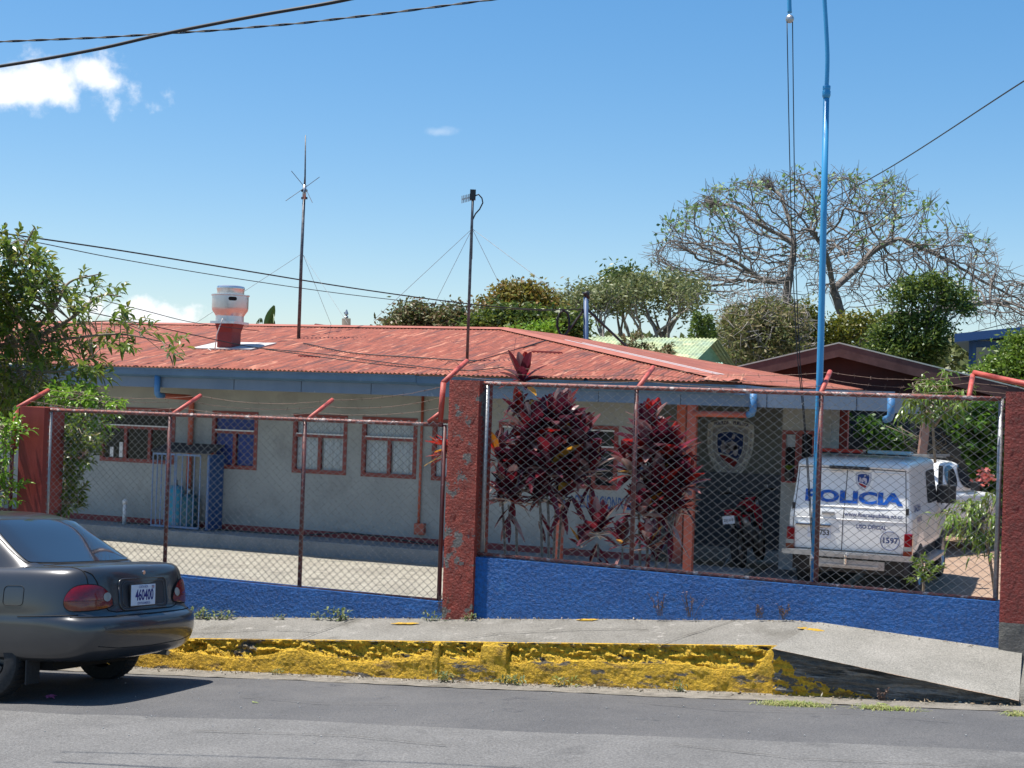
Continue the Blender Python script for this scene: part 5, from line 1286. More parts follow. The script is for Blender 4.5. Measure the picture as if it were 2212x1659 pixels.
ti_plant('ti_plant','red-leaved plant with several upright heads left of the orange porch column',
  [H(1402,985,.6,34,.42),H(1440,1010,.7,32,.42),H(1365,1030,.6,26,.36),H(1475,1060,.7,24,.34),H(1420,1080,.6,28,.38),H(1450,1110,.7,26,.36),H(1385,1120,.5,24,.34),H(1400,935,.65,16,.30)],
  [[g(1400,1200,.6),wpt(1400,1120,.6),wpt(1402,1000,.6)],[g(1412,1200,.7),wpt(1425,1100,.7),wpt(1440,1020,.7)],[g(1395,1200,.6),wpt(1380,1110,.6),wpt(1365,1040,.6)],[g(1420,1200,.7),wpt(1450,1150,.7),wpt(1475,1070,.7)]])
ti_plant('ti_plant','low red-leaved plant close to the ground between the two tall ones',
  [H(1290,1160,.5,20,.32),H(1340,1185,.4,12,.24),H(1255,1190,.4,10,.22),H(1400,1190,.4,16,.24)],[[g(1300,1215,.5),wpt(1292,1175,.5)],[g(1345,1215,.4),wpt(1345,1180,.4)]])
# bright head left of the middle pillar
th=thing('ti_plant',tuple(g(965,1260,.9)),'bright scarlet leaves poking out left of the middle pillar','ti plant','red-leaved ti plants behind the taller fence')
b0,b1=MB(),MB()
for i in range(16):
    a=rnd.uniform(-.5,.9); tip=wpt(938,968,.9); d=Vector((-1,rnd.uniform(-.5,.5),math.tan(a)*.6)).normalized()
    ti_leaf(b1 if i%4==0 else b0,wpt(985,975,.9)+Vector((0,0,rnd.uniform(-.05,.05))),d,rnd.uniform(.22,.36),.07,rnd.uniform(-.1,.25))
b=MB(); b.add(b0.v,b0.f,0); b.add(b1.v,b1.f,1); b.build('leaf_head',[lf_tyr,lf_tyy],th); MB().tube([g(990,1260,.9),wpt(992,1080,.9),wpt(985,975,.9)],.013,6).build('cane',stemm,th,True)

# ================================================================== vegetation helpers
def inpoly(x,y,P):
    c=False; j=len(P)-1
    for i in range(len(P)):
        if (P[i][1]>y)!=(P[j][1]>y) and x<(P[j][0]-P[i][0])*(y-P[i][1])/(P[j][1]-P[i][1])+P[i][0]: c=not c
        j=i
    return c
def crown_tree(label,group,cat,D,lobes,n,leafm,ls,trunk,barkm=barkd,seed=1,gap=0.,upd=.0,depth=1.,name='tree',part='crown',limbs=True):
    """lobes: (px,py,rx,ry) in photo pixels at distance D; each lobe is a shaggy ball with its own depth"""
    rr=random.Random(seed); s=F/D
    bp=atD(trunk[0],trunk[1],D); th=thing(name,(bp.x,bp.y,-.7),label,cat,group)
    b=MB(); tot=sum(l[2]*l[3] for l in lobes); 
    hub=atD(trunk[0],min(l[1] for l in lobes)*.4+trunk[1]*.6,D)
    tb=MB()
    r0=.018*(tot/s/s*12)**.5+.06
    tb.tube(spline([Vector((bp.x,bp.y,-.75)),Vector((bp.x,bp.y,(hub.z+bp.z)*.5-.3)),hub],5),[lerp(r0*1.3,r0*.7,i/10) for i in range(11)],8)
    for (lx,ly,rx,ry) in lobes:
        c=atD(lx,ly,D+rr.uniform(-.5,.5)*depth*rx/s*1.2); k=int(n*rx*ry/tot); R_=Vector((rx/s,rx/s*depth,ry/s))
        if limbs: 
            P=spline([hub-Vector((0,0,.2)),hub.lerp(c,.5)+Vector((rr.uniform(-.2,.2),rr.uniform(-.2,.2),-.2)),c],4); tb.tube(P,[lerp(r0*.55,r0*.12,i/(len(P)-1)) for i in range(len(P))],6)
        # leaves gather in tufts on the lobe's shell
        nt=max(6,k//14)
        for _ in range(nt):
            d=Vector((rr.gauss(0,1),rr.gauss(0,1),rr.gauss(0,1)+upd)).normalized(); q=rr.random()**.33
            bump=1+.28*noise.noise(d*2.3+Vector((lx,ly,seed))*.1)
            if gap and noise.noise(d*3.1+Vector((ly*.07,lx*.03,seed)))<gap-.5: continue
            tc=c+Vector((d.x*R_.x,d.y*R_.y,d.z*R_.z))*(.45+.55*q)*bump
            for _ in range(14):
                p=tc+Vector((rr.gauss(0,1),rr.gauss(0,1),rr.gauss(0,.8)))*ls*1.3
                b.chip(p,ls*rr.uniform(.7,1.35),ls*rr.uniform(.35,.6),rr)
    tb.build('trunk',barkm,th,True); b.build(part,leafm,th); return th
def leafy(label,group,cat,D,poly,n,leafm,L_,W,twl,seed,limbs_px,name='tree',lr=.02,dens=None,barkm=twig,base=None,dj=1.2,droop=.35,nl=(9,14),updir=.5,biasx=.2,out=0.):
    """leaves along real twigs; twigs scattered through the outline"""
    rr=random.Random(seed); xs=[p[0] for p in poly]; ys=[p[1] for p in poly]
    bp=atD(base[0],base[1],D); th=thing(name,(bp.x,bp.y,ZY-.05),label,cat,group); b=MB(); tb=MB(); limbs=[]
    for lp in limbs_px:
        P=spline([atD(x,y,D+dd) for x,y,dd in lp],6); r0=lr; tb.tube(P,[lerp(r0,.007,i/(len(P)-1)) for i in range(len(P))],6); limbs+=P
    kd=KDTree(len(limbs)); [kd.insert(p,i) for i,p in enumerate(limbs)]; kd.balance()
    cnt=0; tries=0
    while cnt<n and tries<n*30:
        tries+=1
        x=rr.uniform(min(xs),max(xs)); y=rr.uniform(min(ys),max(ys))
        if not inpoly(x,y,poly): continue
        if dens and rr.random()>dens(x,y): continue
        cnt+=1
        p=atD(x,y,D+rr.uniform(-dj,dj)); near,idx,dist=kd.find(p)
        d=(p-near); 
        if d.length<.05: d=Vector((rr.gauss(0,1),rr.gauss(0,1),1))
        d=d.normalized()*.7+Vector((rr.gauss(0,.45)+biasx,rr.gauss(0,.5),rr.gauss(0,.35)+updir)); d.normalize()
        if dist>.12 and dist<1.3: tb.tube([near,near.lerp(p,.5)+Vector((0,0,.04)),p],[.008,.006,.004],4,cap=False)
        tl_=twl*rr.uniform(.6,1.3); m=rr.randint(*nl); e=p+d*tl_+Vector((0,0,-.12*tl_)); tb.tube([p,p.lerp(e,.5)+Vector((0,0,.02)),e],[.004,.003,.002],4,cap=False)
        a0=rr.uniform(0,6)
        for i in range(m):
            t=(i+.5)/m; q=p.lerp(e,t); a=a0+i*2.4; o1=d.orthogonal().normalized(); o1.rotate(Quaternion(d,a))
            ld=(d*.65+o1*.75+Vector((0,0,.12))).normalized()
            if t>.85: ld=(d+o1*.35).normalized()
            l=L_*rr.uniform(.7,1.15); b.leaf(q,ld,Vector((rr.gauss(0,.3),rr.gauss(0,.3),1)),l,W*l/L_,droop=droop*rr.uniform(.4,1.6),fold=.22,seg=3)
    tb.build('branches',barkm,th,True); b.build('leaves',leafm,th); return th
# foreground tree at the left
poly=[(-140,520),(20,530),(50,505),(72,512),(80,570),(120,612),(195,605),(215,628),(262,652),(295,682),(262,700),(350,722),(372,748),(350,768),(300,760),(250,752),(205,800),(180,840),(120,850),(60,880),(0,900),(-140,900)]
def dn(x,y): 
    v=.95 if x<110 else .62
    if y<700 and x>120: v*=.42
    if x>150 and 690<y: v*=.9
    if y<600 and x>60: v*=.8
    return v
leafy('glossy-leaved fruit tree leaning in from the left edge over the roof','','tree',17.3,poly,520,lf_fg,.135,.052,.30,3,
  [[(-260,1000,0),(-160,850,0),(-60,760,0),(60,735,0),(160,700,.3),(250,692,.3)],[(-60,760,0),(60,745,-.2),(160,730,-.3),(260,722,-.3),(350,738,-.2)],[(-100,790,0),(-30,680,.3),(20,590,.3),(60,520,.2),(74,492,.2)],[(60,735,0),(120,660,0),(150,610,.2),(215,592,.2)],[(60,740,0),(150,690,-.2),(215,640,0),(262,640,0)],[(-60,780,0),(60,800,-.5),(140,800,-.6),(200,770,-.6)],[(-60,640,0),(20,650,.6),(100,640,.5)]],
  dens=dn,base=(-260,1100),dj=.9,biasx=.35,lr=.030)
# bright shrub below it, behind the left pillar, and creeper down to the ground
leafy('bright green shrub spilling right of the streaky pillar','','shrub',16.2,[(105,850),(150,838),(200,850),(235,865),(275,880),(262,895),(215,900),(190,925),(140,930),(110,900)],95,lf_lime,.085,.035,.20,5,[[(130,960,0),(150,900,0),(200,870,0),(255,880,0)],[(140,950,0),(170,890,0),(190,855,0)]],name='shrub',base=(140,1120),dj=.4,updir=.3)
leafy('dark slender shrub between streaky pillar and station wall','','shrub',15.6,[(125,905),(190,915),(215,940),(205,985),(180,1010),(150,1000),(165,1040),(172,1090),(150,1105),(125,1100)],120,lf_fg,.09,.038,.20,6,[[(138,1130,0),(142,1060,0),(150,980,0),(165,930,0)],[(142,1060,0),(165,1010,0),(205,960,0)],[(140,1090,0),(155,1085,0),(170,1085,0)]],name='shrub',base=(138,1130),dj=.35)
leafy('pale green shrub seen left of the streaky pillar at the photo edge','','shrub',15.0,[(-60,900),(25,905),(36,960),(32,1100),(-60,1110)],80,lf_lime,.09,.038,.22,7,[[(-20,1130,0),(0,1050,0),(10,980,0),(15,930,0)],[(0,1050,0),(-30,1000,0)]],name='shrub',base=(-20,1130),dj=.4)
# shrub by the right pillar with pale leaves
leafy('pale leafy young shrub in front of the pickup near the right pillar','','shrub',14.6,[(2045,1085),(2075,1075),(2120,1085),(2150,1060),(2160,1100),(2155,1150),(2140,1215),(2110,1200),(2095,1150),(2050,1115)],48,lf_bush,.10,.030,.18,8,[[(2150,1290,0),(2140,1220,0),(2125,1150,0),(2090,1105,0)],[(2140,1220,0),(2130,1140,0),(2150,1085,0)]],name='shrub',base=(2150,1290),dj=.3,droop=.9,updir=.0,biasx=-.2,nl=(6,10))
th=thing('flower_cluster',tuple(atD(2128,1035,18)),'dusty pink flower cluster against the dark vines beside the right pillar','flower'); b=MB()
for i in range(60): b.chip(atD(2128+rnd.gauss(0,9),1030+rnd.gauss(0,9),18+rnd.gauss(0,.1)),.07,.05,rnd)
b.build('blossoms',M('dusty_pink_blossom',(.45,.12,.10),None,rough=.6,transl=.2),th)
leafy('thin leafy creeper rising over the dark gable near the right fence arm','','shrub',17.5,[(1962,830),(1985,822),(2010,830),(2030,800),(2045,805),(2040,840),(2075,842),(2092,862),(2060,900),(1990,900),(1950,880)],60,lf_bush,.11,.034,.16,9,[[(2020,1000,0),(2015,900,0),(2025,850,0),(2036,805,0)],[(2015,900,0),(1990,860,0),(1970,835,0)],[(2018,920,0),(2050,880,0),(2080,850,0)]],name='shrub',base=(2020,1240),dj=.3,droop=.8,updir=.2,nl=(6,10))
# small weed behind the wall by the van
leafy('small green weed standing behind the long blue wall below the van','','plant',14.2,[(1975,1215),(2000,1205),(2020,1225),(2010,1260),(1980,1265)],16,lf_bush,.06,.035,.12,10,[[(1995,1285,0),(1995,1235,0)]],name='weed',base=(1995,1290),dj=.15)
# potted plant
q=onV(1704,1018,20.55); th=thing('potted_plant',(q.x,20.55,q.z-.12),'small leafy pot plant in front of the narrow porch window','plant'); b=MB()
for i in range(26):
    a=rnd.uniform(0,6.3); b.leaf(q,(math.cos(a)*.6,math.sin(a)*.6,1),(0,0,1),rnd.uniform(.12,.24),.05,.5)
b.build('leaves',lf_bush,th); MB().lathe([(.05,-.14),(.07,-.02),(.06,-.02)],tuple(q),14).build('pot',blk,th)
MB().box((q.x-.09,20.5,q.z-.16),(q.x+.09,WV+.2,q.z-.14)).build('shelf',skirt,th)

# ================================================================== boundary wall with vines
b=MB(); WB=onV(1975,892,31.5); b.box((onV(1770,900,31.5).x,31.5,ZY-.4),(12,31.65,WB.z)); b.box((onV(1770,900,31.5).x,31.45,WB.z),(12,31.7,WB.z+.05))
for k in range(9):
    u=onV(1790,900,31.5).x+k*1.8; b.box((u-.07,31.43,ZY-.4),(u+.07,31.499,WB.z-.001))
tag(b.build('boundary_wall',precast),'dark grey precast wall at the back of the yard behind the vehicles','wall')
b=MB(); b.bar(atD(1985,1030,28.8),atD(2001,905,28.8),.15); tag(b.build('leaning_timber',M('raw_timber',(.30,.17,.13),None,rough=.8)),'brown timber post leaning against the dark precast wall','timber post')
b=MB(); rr=random.Random(4)
vp=[(2020,880),(2160,862),(2165,1090),(2125,1080),(2095,1010),(2075,960),(2045,925),(1975,903)]
n=0
while n<7000:
    x=rr.uniform(1930,2170); y=rr.uniform(860,1100)
    if not inpoly(x,y,vp): continue
    if noise.noise(Vector((x*.03,y*.03,2)))<-.22: continue
    p=atD(x,y,29.2+rr.gauss(0,.25)+.5*noise.noise(Vector((x*.04,y*.04,8)))); b.chip(p,.12,.09,rr); n+=1
for (cx,cy) in ((1880,930),(1900,960),(1925,945),(1945,955),(1868,915)):
    for _ in range(150):
        p=atD(cx+rr.gauss(0,16),cy+rr.gauss(0,12),30.0+rr.gauss(0,.1)); b.chip(p,.11,.08,rr)
th=thing('climbing_vine',tuple(atD(2100,1100,29.2)),'dense green vine covering the dark precast wall','vine'); b.build('leaves',lf_vine,th)
b=MB(); 
for i in range(14):
    x=rr.uniform(1960,2150); P=[atD(x+j*rr.uniform(-14,14),1110-j*38,29.4) for j in range(6)]; b.tube(P,.012,5)
b.build('stems',twig,th,True)

# ================================================================== houses behind
# maroon gable
D1=36; V1=34.0
ap=onV(1818,741,V1); el=onV(1540,806,V1); er=onV(2290,858,V1)
gb_=thing('maroon_gable_house',(ap.x,V1,-.7),'dark maroon board gable with brown bargeboards behind the station','house')
b=MB(); b.add([(el.x+.3,V1,-.7),(er.x-.3,V1,-.7),(er.x-.3,V1,er.z-.1),(ap.x,V1,ap.z-.15),(el.x+.3,V1,el.z-.1)]+[(el.x+.3,V1+8,-.7),(er.x-.3,V1+8,-.7),(er.x-.3,V1+8,er.z-.1),(ap.x,V1+8,ap.z-.15),(el.x+.3,V1+8,el.z-.1)],[(0,1,2,3,4),(9,8,7,6,5),(0,5,6,1),(1,6,7,2),(4,9,5,0)]); b.build('gable_wall',brownw,gb_)
b=MB()
for a_,c_ in ((el,ap),(ap,er)):
    b.hexa([Vector((a_.x,V1-.45,a_.z-.03)),Vector((c_.x,V1-.45,c_.z-.03)),Vector((c_.x,V1+8.3,c_.z-.03)),Vector((a_.x,V1+8.3,a_.z-.03)),Vector((a_.x,V1-.45,a_.z)),Vector((c_.x,V1-.45,c_.z)),Vector((c_.x,V1+8.3,c_.z)),Vector((a_.x,V1+8.3,a_.z))])
b.build('roof',rooflt,gb_)
b=MB()
for a_,c_ in ((el,ap),(ap,er)):
    h=.34; b.hexa([Vector((a_.x,V1-.44,a_.z-h)),Vector((c_.x,V1-.44,c_.z-h)),Vector((c_.x,V1-.40,c_.z-h)),Vector((a_.x,V1-.40,a_.z-h)),Vector((a_.x,V1-.44,a_.z-.032)),Vector((c_.x,V1-.44,c_.z-.032)),Vector((c_.x,V1-.40,c_.z-.032)),Vector((a_.x,V1-.40,a_.z-.032))])
b.build('bargeboard',barge,gb_)
# green roofed house
V2_=40.; r0=onV(1285,741,V2_+1.5); r1=onV(1544,731,V2_+1.5); e0=onV(1250,775,V2_-1.2); e1=onV(1490,781,V2_-1.2); 
gh=thing('green_roof_house',(r1.x,V2_,-.7),'small house with pale green tin roof behind the station hip','house')
def corr(P00,P10,P01,P11,n,amp,nm,m,par):
    b=MB(); P00,P10,P01,P11=map(Vector,(P00,P10,P01,P11))
    def f(s,t):
        p=P00.lerp(P10,s).lerp(P01.lerp(P11,s),t); p.z+=amp*math.sin(s*n*2*math.pi); return p
    b.grid(f,n*4,4); return b.build(nm,m,par,True)
zr_=max(r0.z,r1.z); ze_=min(e0.z,e1.z)
corr((e0.x-3,V2_-1.3,ze_),(r1.x+.1,V2_-1.3,ze_),(r0.x-3,V2_+1.5,zr_),(r1.x+.1,V2_+1.5,zr_),60,.02,'roof',greenr,gh)
corr((r0.x-3,V2_+1.5,zr_),(r1.x+.1,V2_+1.5,zr_),(r0.x-3,V2_+5,ze_-.2),(r1.x+.1,V2_+5,ze_-.2),60,.02,'roof_back',greenr,gh)
b=MB(); u=r1.x-.25; b.add([(u,V2_-1.1,-.7),(u,V2_+4.6,-.7),(u,V2_+4.6,ze_-.1),(u,V2_+1.5,zr_-.05),(u,V2_-1.1,ze_-.02),(r0.x-3,V2_-1.1,-.7),(r0.x-3,V2_-1.1,ze_-.02)],[(0,1,2,3,4),(0,4,6,5)]); b.build('wall',greenw,gh)
b=MB(); a_=onV(1425,786,V2_-3.2); c_=onV(1520,786,V2_-3.2); corr((a_.x,V2_-3.0,ze_-.38),(c_.x,V2_-3.0,ze_-.38),(a_.x+.1,V2_-1.2,ze_-.02),(c_.x+.1,V2_-1.2,ze_-.02),16,.02,'lean_to_roof',M('mint_tin',(.30,.46,.36),(.36,.52,.40),4,.6),gh)
MB().box((a_.x+.1,V2_-2.9,-.7),(c_.x-.05,V2_-1.3,ze_-.42)).build('lean_to_wall',brownw,gh)
# cream house with blue fascia at the right
V3_=46.; a_=onV(2078,722,V3_); c_=onV(2330,690,V3_+9)
ch=thing('cream_house',(a_.x,V3_,-.7),'cream two-storey house with deep blue fascia at the right edge','house')
b=MB(); w0=onV(2078,760,V3_)
A0=Vector((a_.x,V3_,a_.z)); dirw=Vector((1,.15,0)).normalized()
b.box((a_.x+.35,V3_+.4,-.7),(a_.x+9,V3_+8,a_.z-.15)); b.build('wall',creamw,ch)
b=MB(); z=a_.z
b.hexa([Vector((a_.x-.2,V3_-.3,z-.26)),Vector((a_.x+9.5,V3_-.3,z+.95)),Vector((a_.x+9.5,V3_+8.3,z+.95)),Vector((a_.x-.2,V3_+8.3,z-.26)),Vector((a_.x-.2,V3_-.3,z+.0)),Vector((a_.x+9.5,V3_-.3,z+1.15)),Vector((a_.x+9.5,V3_+8.3,z+1.15)),Vector((a_.x-.2,V3_+8.3,z+.0))]); b.build('fascia_roof',dblue,ch)
b=MB(); p_=onV(2118,775,V3_+.38); b.box((p_.x-.35,V3_+.34,p_.z-.9),(p_.x+1.6,V3_+.39,p_.z+.55)); w_=b.build('window',dblue,ch); b=MB(); b.box((p_.x-.15,V3_+.31,p_.z-.85),(p_.x+1.45,V3_+.335,p_.z+.35)); b.build('pane',carg,w_)
b=MB(); b.box((a_.x+.30,V3_+.30,-.7),(a_.x+.42,V3_+.41,a_.z-.2)); b.build('corner_post',dblue,ch)
# ================================================================== background trees
GR='trees beyond the station'
crown_tree('tree with reddish flush tips just right of the antenna gap',GR,'tree',40,[(872,694,20,16),(892,680,20,16),(868,708,26,14),(915,690,22,18),(905,706,30,16),(945,700,18,14),(978,686,24,16),(1000,698,24,16),(965,708,26,12),(850,712,20,10)],9000,lf_flush,.14,(930,760),seed=2,upd=.3)
crown_tree('olive-orange crowned tree behind the second antenna',GR,'tree',46,[(1062,668,22,12),(1085,654,20,12),(1100,634,18,14),(1122,640,18,16),(1150,632,18,12),(1160,650,22,14),(1130,664,34,14),(1185,664,18,14),(1092,676,34,12)],7500,lf_olive,.16,(1130,760),seed=3,upd=.3)
crown_tree('dark green bushy tree below the olive-orange crown',GR,'tree',37,[(1055,698,20,16),(1085,688,22,16),(1118,694,24,16),(1150,690,20,14),(1180,700,24,16),(1215,702,22,18),(1242,708,20,18),(1022,710,18,12),(1120,712,60,14),(1200,722,50,16)],11000,lf_mango,.14,(1140,790),seed=4,upd=.3)
crown_tree('small bright green bush below the coiled cable',GR,'bush',33,[(1165,720,18,12),(1190,712,12,10),(1120,720,12,8)],1200,lf_lime,.10,(1170,790),seed=5,name='bush')
def sparse(label,D,px,py,w,h,n,leafm,seed,trunks=3,ls=.15,dens=.55,bark_=bark):
    # airy tree: many thin forking stems with leaf tufts towards the ends
    rr=random.Random(seed); s=F/D; base=atD(px,py,D); th=thing('tree',(base.x,base.y,-.7),label,'tree',GR); tb=MB(); lb=MB()
    def grow(p,d,l,r,dep):
        e=p+d*l; m=p.lerp(e,.5)+Vector((rr.gauss(0,.05),rr.gauss(0,.05),rr.gauss(0,.03)))*l; tb.tube([p,m,e],[r,r*.85,r*.7],5,cap=False)
        if dep==0 or r<.012:
            if rr.random()<dens:
                for _ in range(12): lb.chip(e+Vector((rr.gauss(0,1),rr.gauss(0,1),rr.gauss(0,.8)))*ls*1.3,ls*rr.uniform(.7,1.3),ls*.42,rr)
            return
        for _ in range(3 if rr.random()<.35 else 2):
            nd=(d+Vector((rr.gauss(0,.42),rr.gauss(0,.42),rr.gauss(0,.2)+.10))).normalized(); grow(e,nd,l*rr.uniform(.70,.9),r*.68,dep-1)
    H_=h/s; 
    for i in range(trunks):
        x=px+(i-(trunks-1)/2)*w/trunks*.55; p=atD(x,py,D+rr.uniform(-1,1)); p.z-=.5
        d=Vector(((i-(trunks-1)/2)*.16,rr.gauss(0,.1),1)).normalized(); grow(p,d,H_*.30,.085,n)
    tb.build('trunk',bark_,th,True); lb.build('crown',leafm,th); return th
sparse('airy grey-branched tree behind the blue steel post',50,1270,745,150,140,7,lf_grey,21,3,.17,.5)
crown_tree('dark upright crown right of the blue steel post',GR,'tree',52,[(1340,605,26,22),(1345,640,22,30)],1800,lf_mango,.2,(1340,780),seed=7,gap=.25,limbs=True)
sparse('airy tall tree with many thin grey stems left of the bare tree',52,1400,735,170,150,8,lf_grey,23,4,.18,.6)
crown_tree('hazy olive crown left of the bare tree',GR,'tree',54,[(1380,620,44,30),(1440,625,50,34),(1480,660,36,30),(1410,660,46,26)],3200,lf_grey,.17,(1430,780),seed=9,gap=.42)
for i,(x,y,hh) in enumerate(((1506,675,56),(1530,680,52))):
    D=44; th=thing('conifer',tuple(atD(x,740,D)),('taller' if i==0 else 'shorter')+' small pointed conifer left of the scrubby trees','conifer',GR); b=MB(); rr=random.Random(i+50)
    for k in range(700):
        t=rr.random(); y_=y+t*hh; w=3+t*15; a=rr.uniform(0,6.3); q=atD(x+math.cos(a)*w,y_+math.sin(t*40)*2,D+math.sin(a)*.25); b.chip(q,.14,.05,rr)
    b.build('crown',lf_mango,th); MB().tube([atD(x,760,D),atD(x,y,D)],[.06,.01],6).build('trunk',barkd,th)
def brush(label,D,poly,n,leafm,seed,chip=.12,stems=60,bark_=bark,name='scrub'):
    rr=random.Random(seed); xs=[p[0] for p in poly]; ys=[p[1] for p in poly]; c=atD(sum(xs)/len(xs),max(ys),D); th=thing(name,(c.x,c.y,-.7),label,'shrub',GR); b=MB(); tb=MB(); k=0
    while k<n:
        x=rr.uniform(min(xs),max(xs)); y=rr.uniform(min(ys),max(ys))
        if not inpoly(x,y,poly): continue
        if noise.noise(Vector((x*.035,y*.035,seed)))<-.12: k+=.3; continue
        c_=atD(x,y,D+rr.gauss(0,.8))
        for _ in range(6): b.chip(c_+Vector((rr.gauss(0,.12),rr.gauss(0,.12),rr.gauss(0,.1))),chip*rr.uniform(.6,1.4),chip*.4,rr)
        k+=6
    for _ in range(stems):
        x=rr.uniform(min(xs),max(xs)); y=rr.uniform(min(ys),max(ys))
        if not inpoly(x,y,poly): continue
        p=atD(x,y,D+rr.gauss(0,.6)); P=[p]
        for j in range(6): P.append(P[-1]+Vector((rr.gauss(0,.28),rr.gauss(0,.2),rr.gauss(.02,.25))))
        tb.tube(P,[.02,.018,.015,.012,.01,.008,.005],4,cap=False)
    tb.build('branches',bark_,th,True); b.build('foliage',leafm,th)
brush('tangled dry brown scrub behind the green-roofed house',47,[(1560,680),(1600,655),(1660,650),(1720,660),(1745,700),(1740,775),(1560,800),(1565,740)],9500,lf_dry,31,.17,300)
crown_tree('yellow-green bushy tree below the two bare trunks',GR,'tree',50,[(1625,740,40,34),(1680,735,40,34),(1735,715,36,40),(1745,680,22,24),(1790,725,40,30),(1840,715,40,34),(1880,705,30,26),(1700,770,60,22)],11000,lf_yel,.15,(1750,830),seed=12,gap=.2,upd=.2)
crown_tree('tall dark mango tree in front of the bare tree, near the cream house',GR,'tree',46,[(1945,640,20,12),(1972,622,20,11),(2005,612,20,12),(2040,618,20,13),(2070,638,18,14),(2085,665,12,12),(1985,650,16,9),(2035,656,18,10),(1940,690,18,12),(1968,702,20,14),(2005,690,20,12),(2030,708,18,14),(1910,722,20,13),(1945,738,24,16),(1990,742,24,18),(2025,748,18,18),(1890,758,22,14),(1930,768,26,14),(1985,775,34,16)],15000,lf_mango,.15,(1985,830),seed=13,upd=.2,gap=.36)
crown_tree('bright green rounded bush at the right edge above the red pipe',GR,'bush',41,[(2160,795,26,20),(2205,752,30,26),(2190,780,30,24),(2235,790,36,40),(2125,812,24,14),(2105,826,16,10),(2165,825,34,18),(2205,818,34,24)],9500,lf_bush,.14,(2190,900),seed=14,upd=.4,name='bush')
leafy('thin young tree with reddish leaves poking above the green tin roof','','tree',38,[(1340,735),(1385,728),(1390,760),(1345,765)],40,lf_flush,.14,.05,.25,15,[[(1362,790,0),(1364,745,0)]],base=(1362,800),dj=.3)
leafy('second thin young tree right of the first above the mint lean-to','','tree',38,[(1395,755),(1445,750),(1450,775),(1400,785)],40,lf_flush,.14,.05,.25,16,[[(1425,800,0),(1422,760,0)]],base=(1425,800),dj=.3)
# ragged banana leaf and palm tip behind the ridge
D=34; th=thing('banana_plant',tuple(atD(580,740,D)),'torn banana leaf tip standing above the left ridge','banana plant'); b=MB(); rr=random.Random(3)
for i in range(26):
    t=i/26; p=atD(568+t*24,706-t*40+10,D); b.leaf(p,(rr.uniform(-.2,.5),rr.gauss(0,.2),-.5-rr.random()),(0,1,0),.34-.12*abs(t-.5),.05,.1,seg=2); 
b.leaf(atD(572,712,D),RH*.35+Vector((0,0,1)),FWH,.62,.22,.0,.1,seg=6)
for i in range(16):
    t=i/16; p=atD(566-t*14,688+t*22-10*math.sin(t*3),D); b.leaf(p,(rr.uniform(-.5,.3),0,-.7),(0,1,0),.12,.03,.1,seg=2)
b.build('leaves',lf_vine,th)
MB().tube([atD(578,760,D),atD(578,712,D)],.06,6).build('stem',twig,th)
b=MB(); q=onV(672,707,26.5); b.add([(q.x-.2,26.5,q.z-.4),(q.x+.2,26.5,q.z-.4),(q.x+.16,26.5,q.z-.05),(q.x+.1,26.5,q.z+.08),(q.x-.2,26.5,q.z-.1),(q.x-.2,27,q.z-.4),(q.x+.2,27,q.z-.4),(q.x+.16,27,q.z-.05),(q.x+.1,27,q.z+.08),(q.x-.2,27,q.z-.1)],[(0,1,2,3,4),(9,8,7,6,5),(0,5,6,1),(1,6,7,2),(2,7,8,3),(3,8,9,4),(4,9,5,0)])
tag(b.build('vent_cowl',ductr),'small dark vent cowl just over the ridge between the antennas','roof vent')
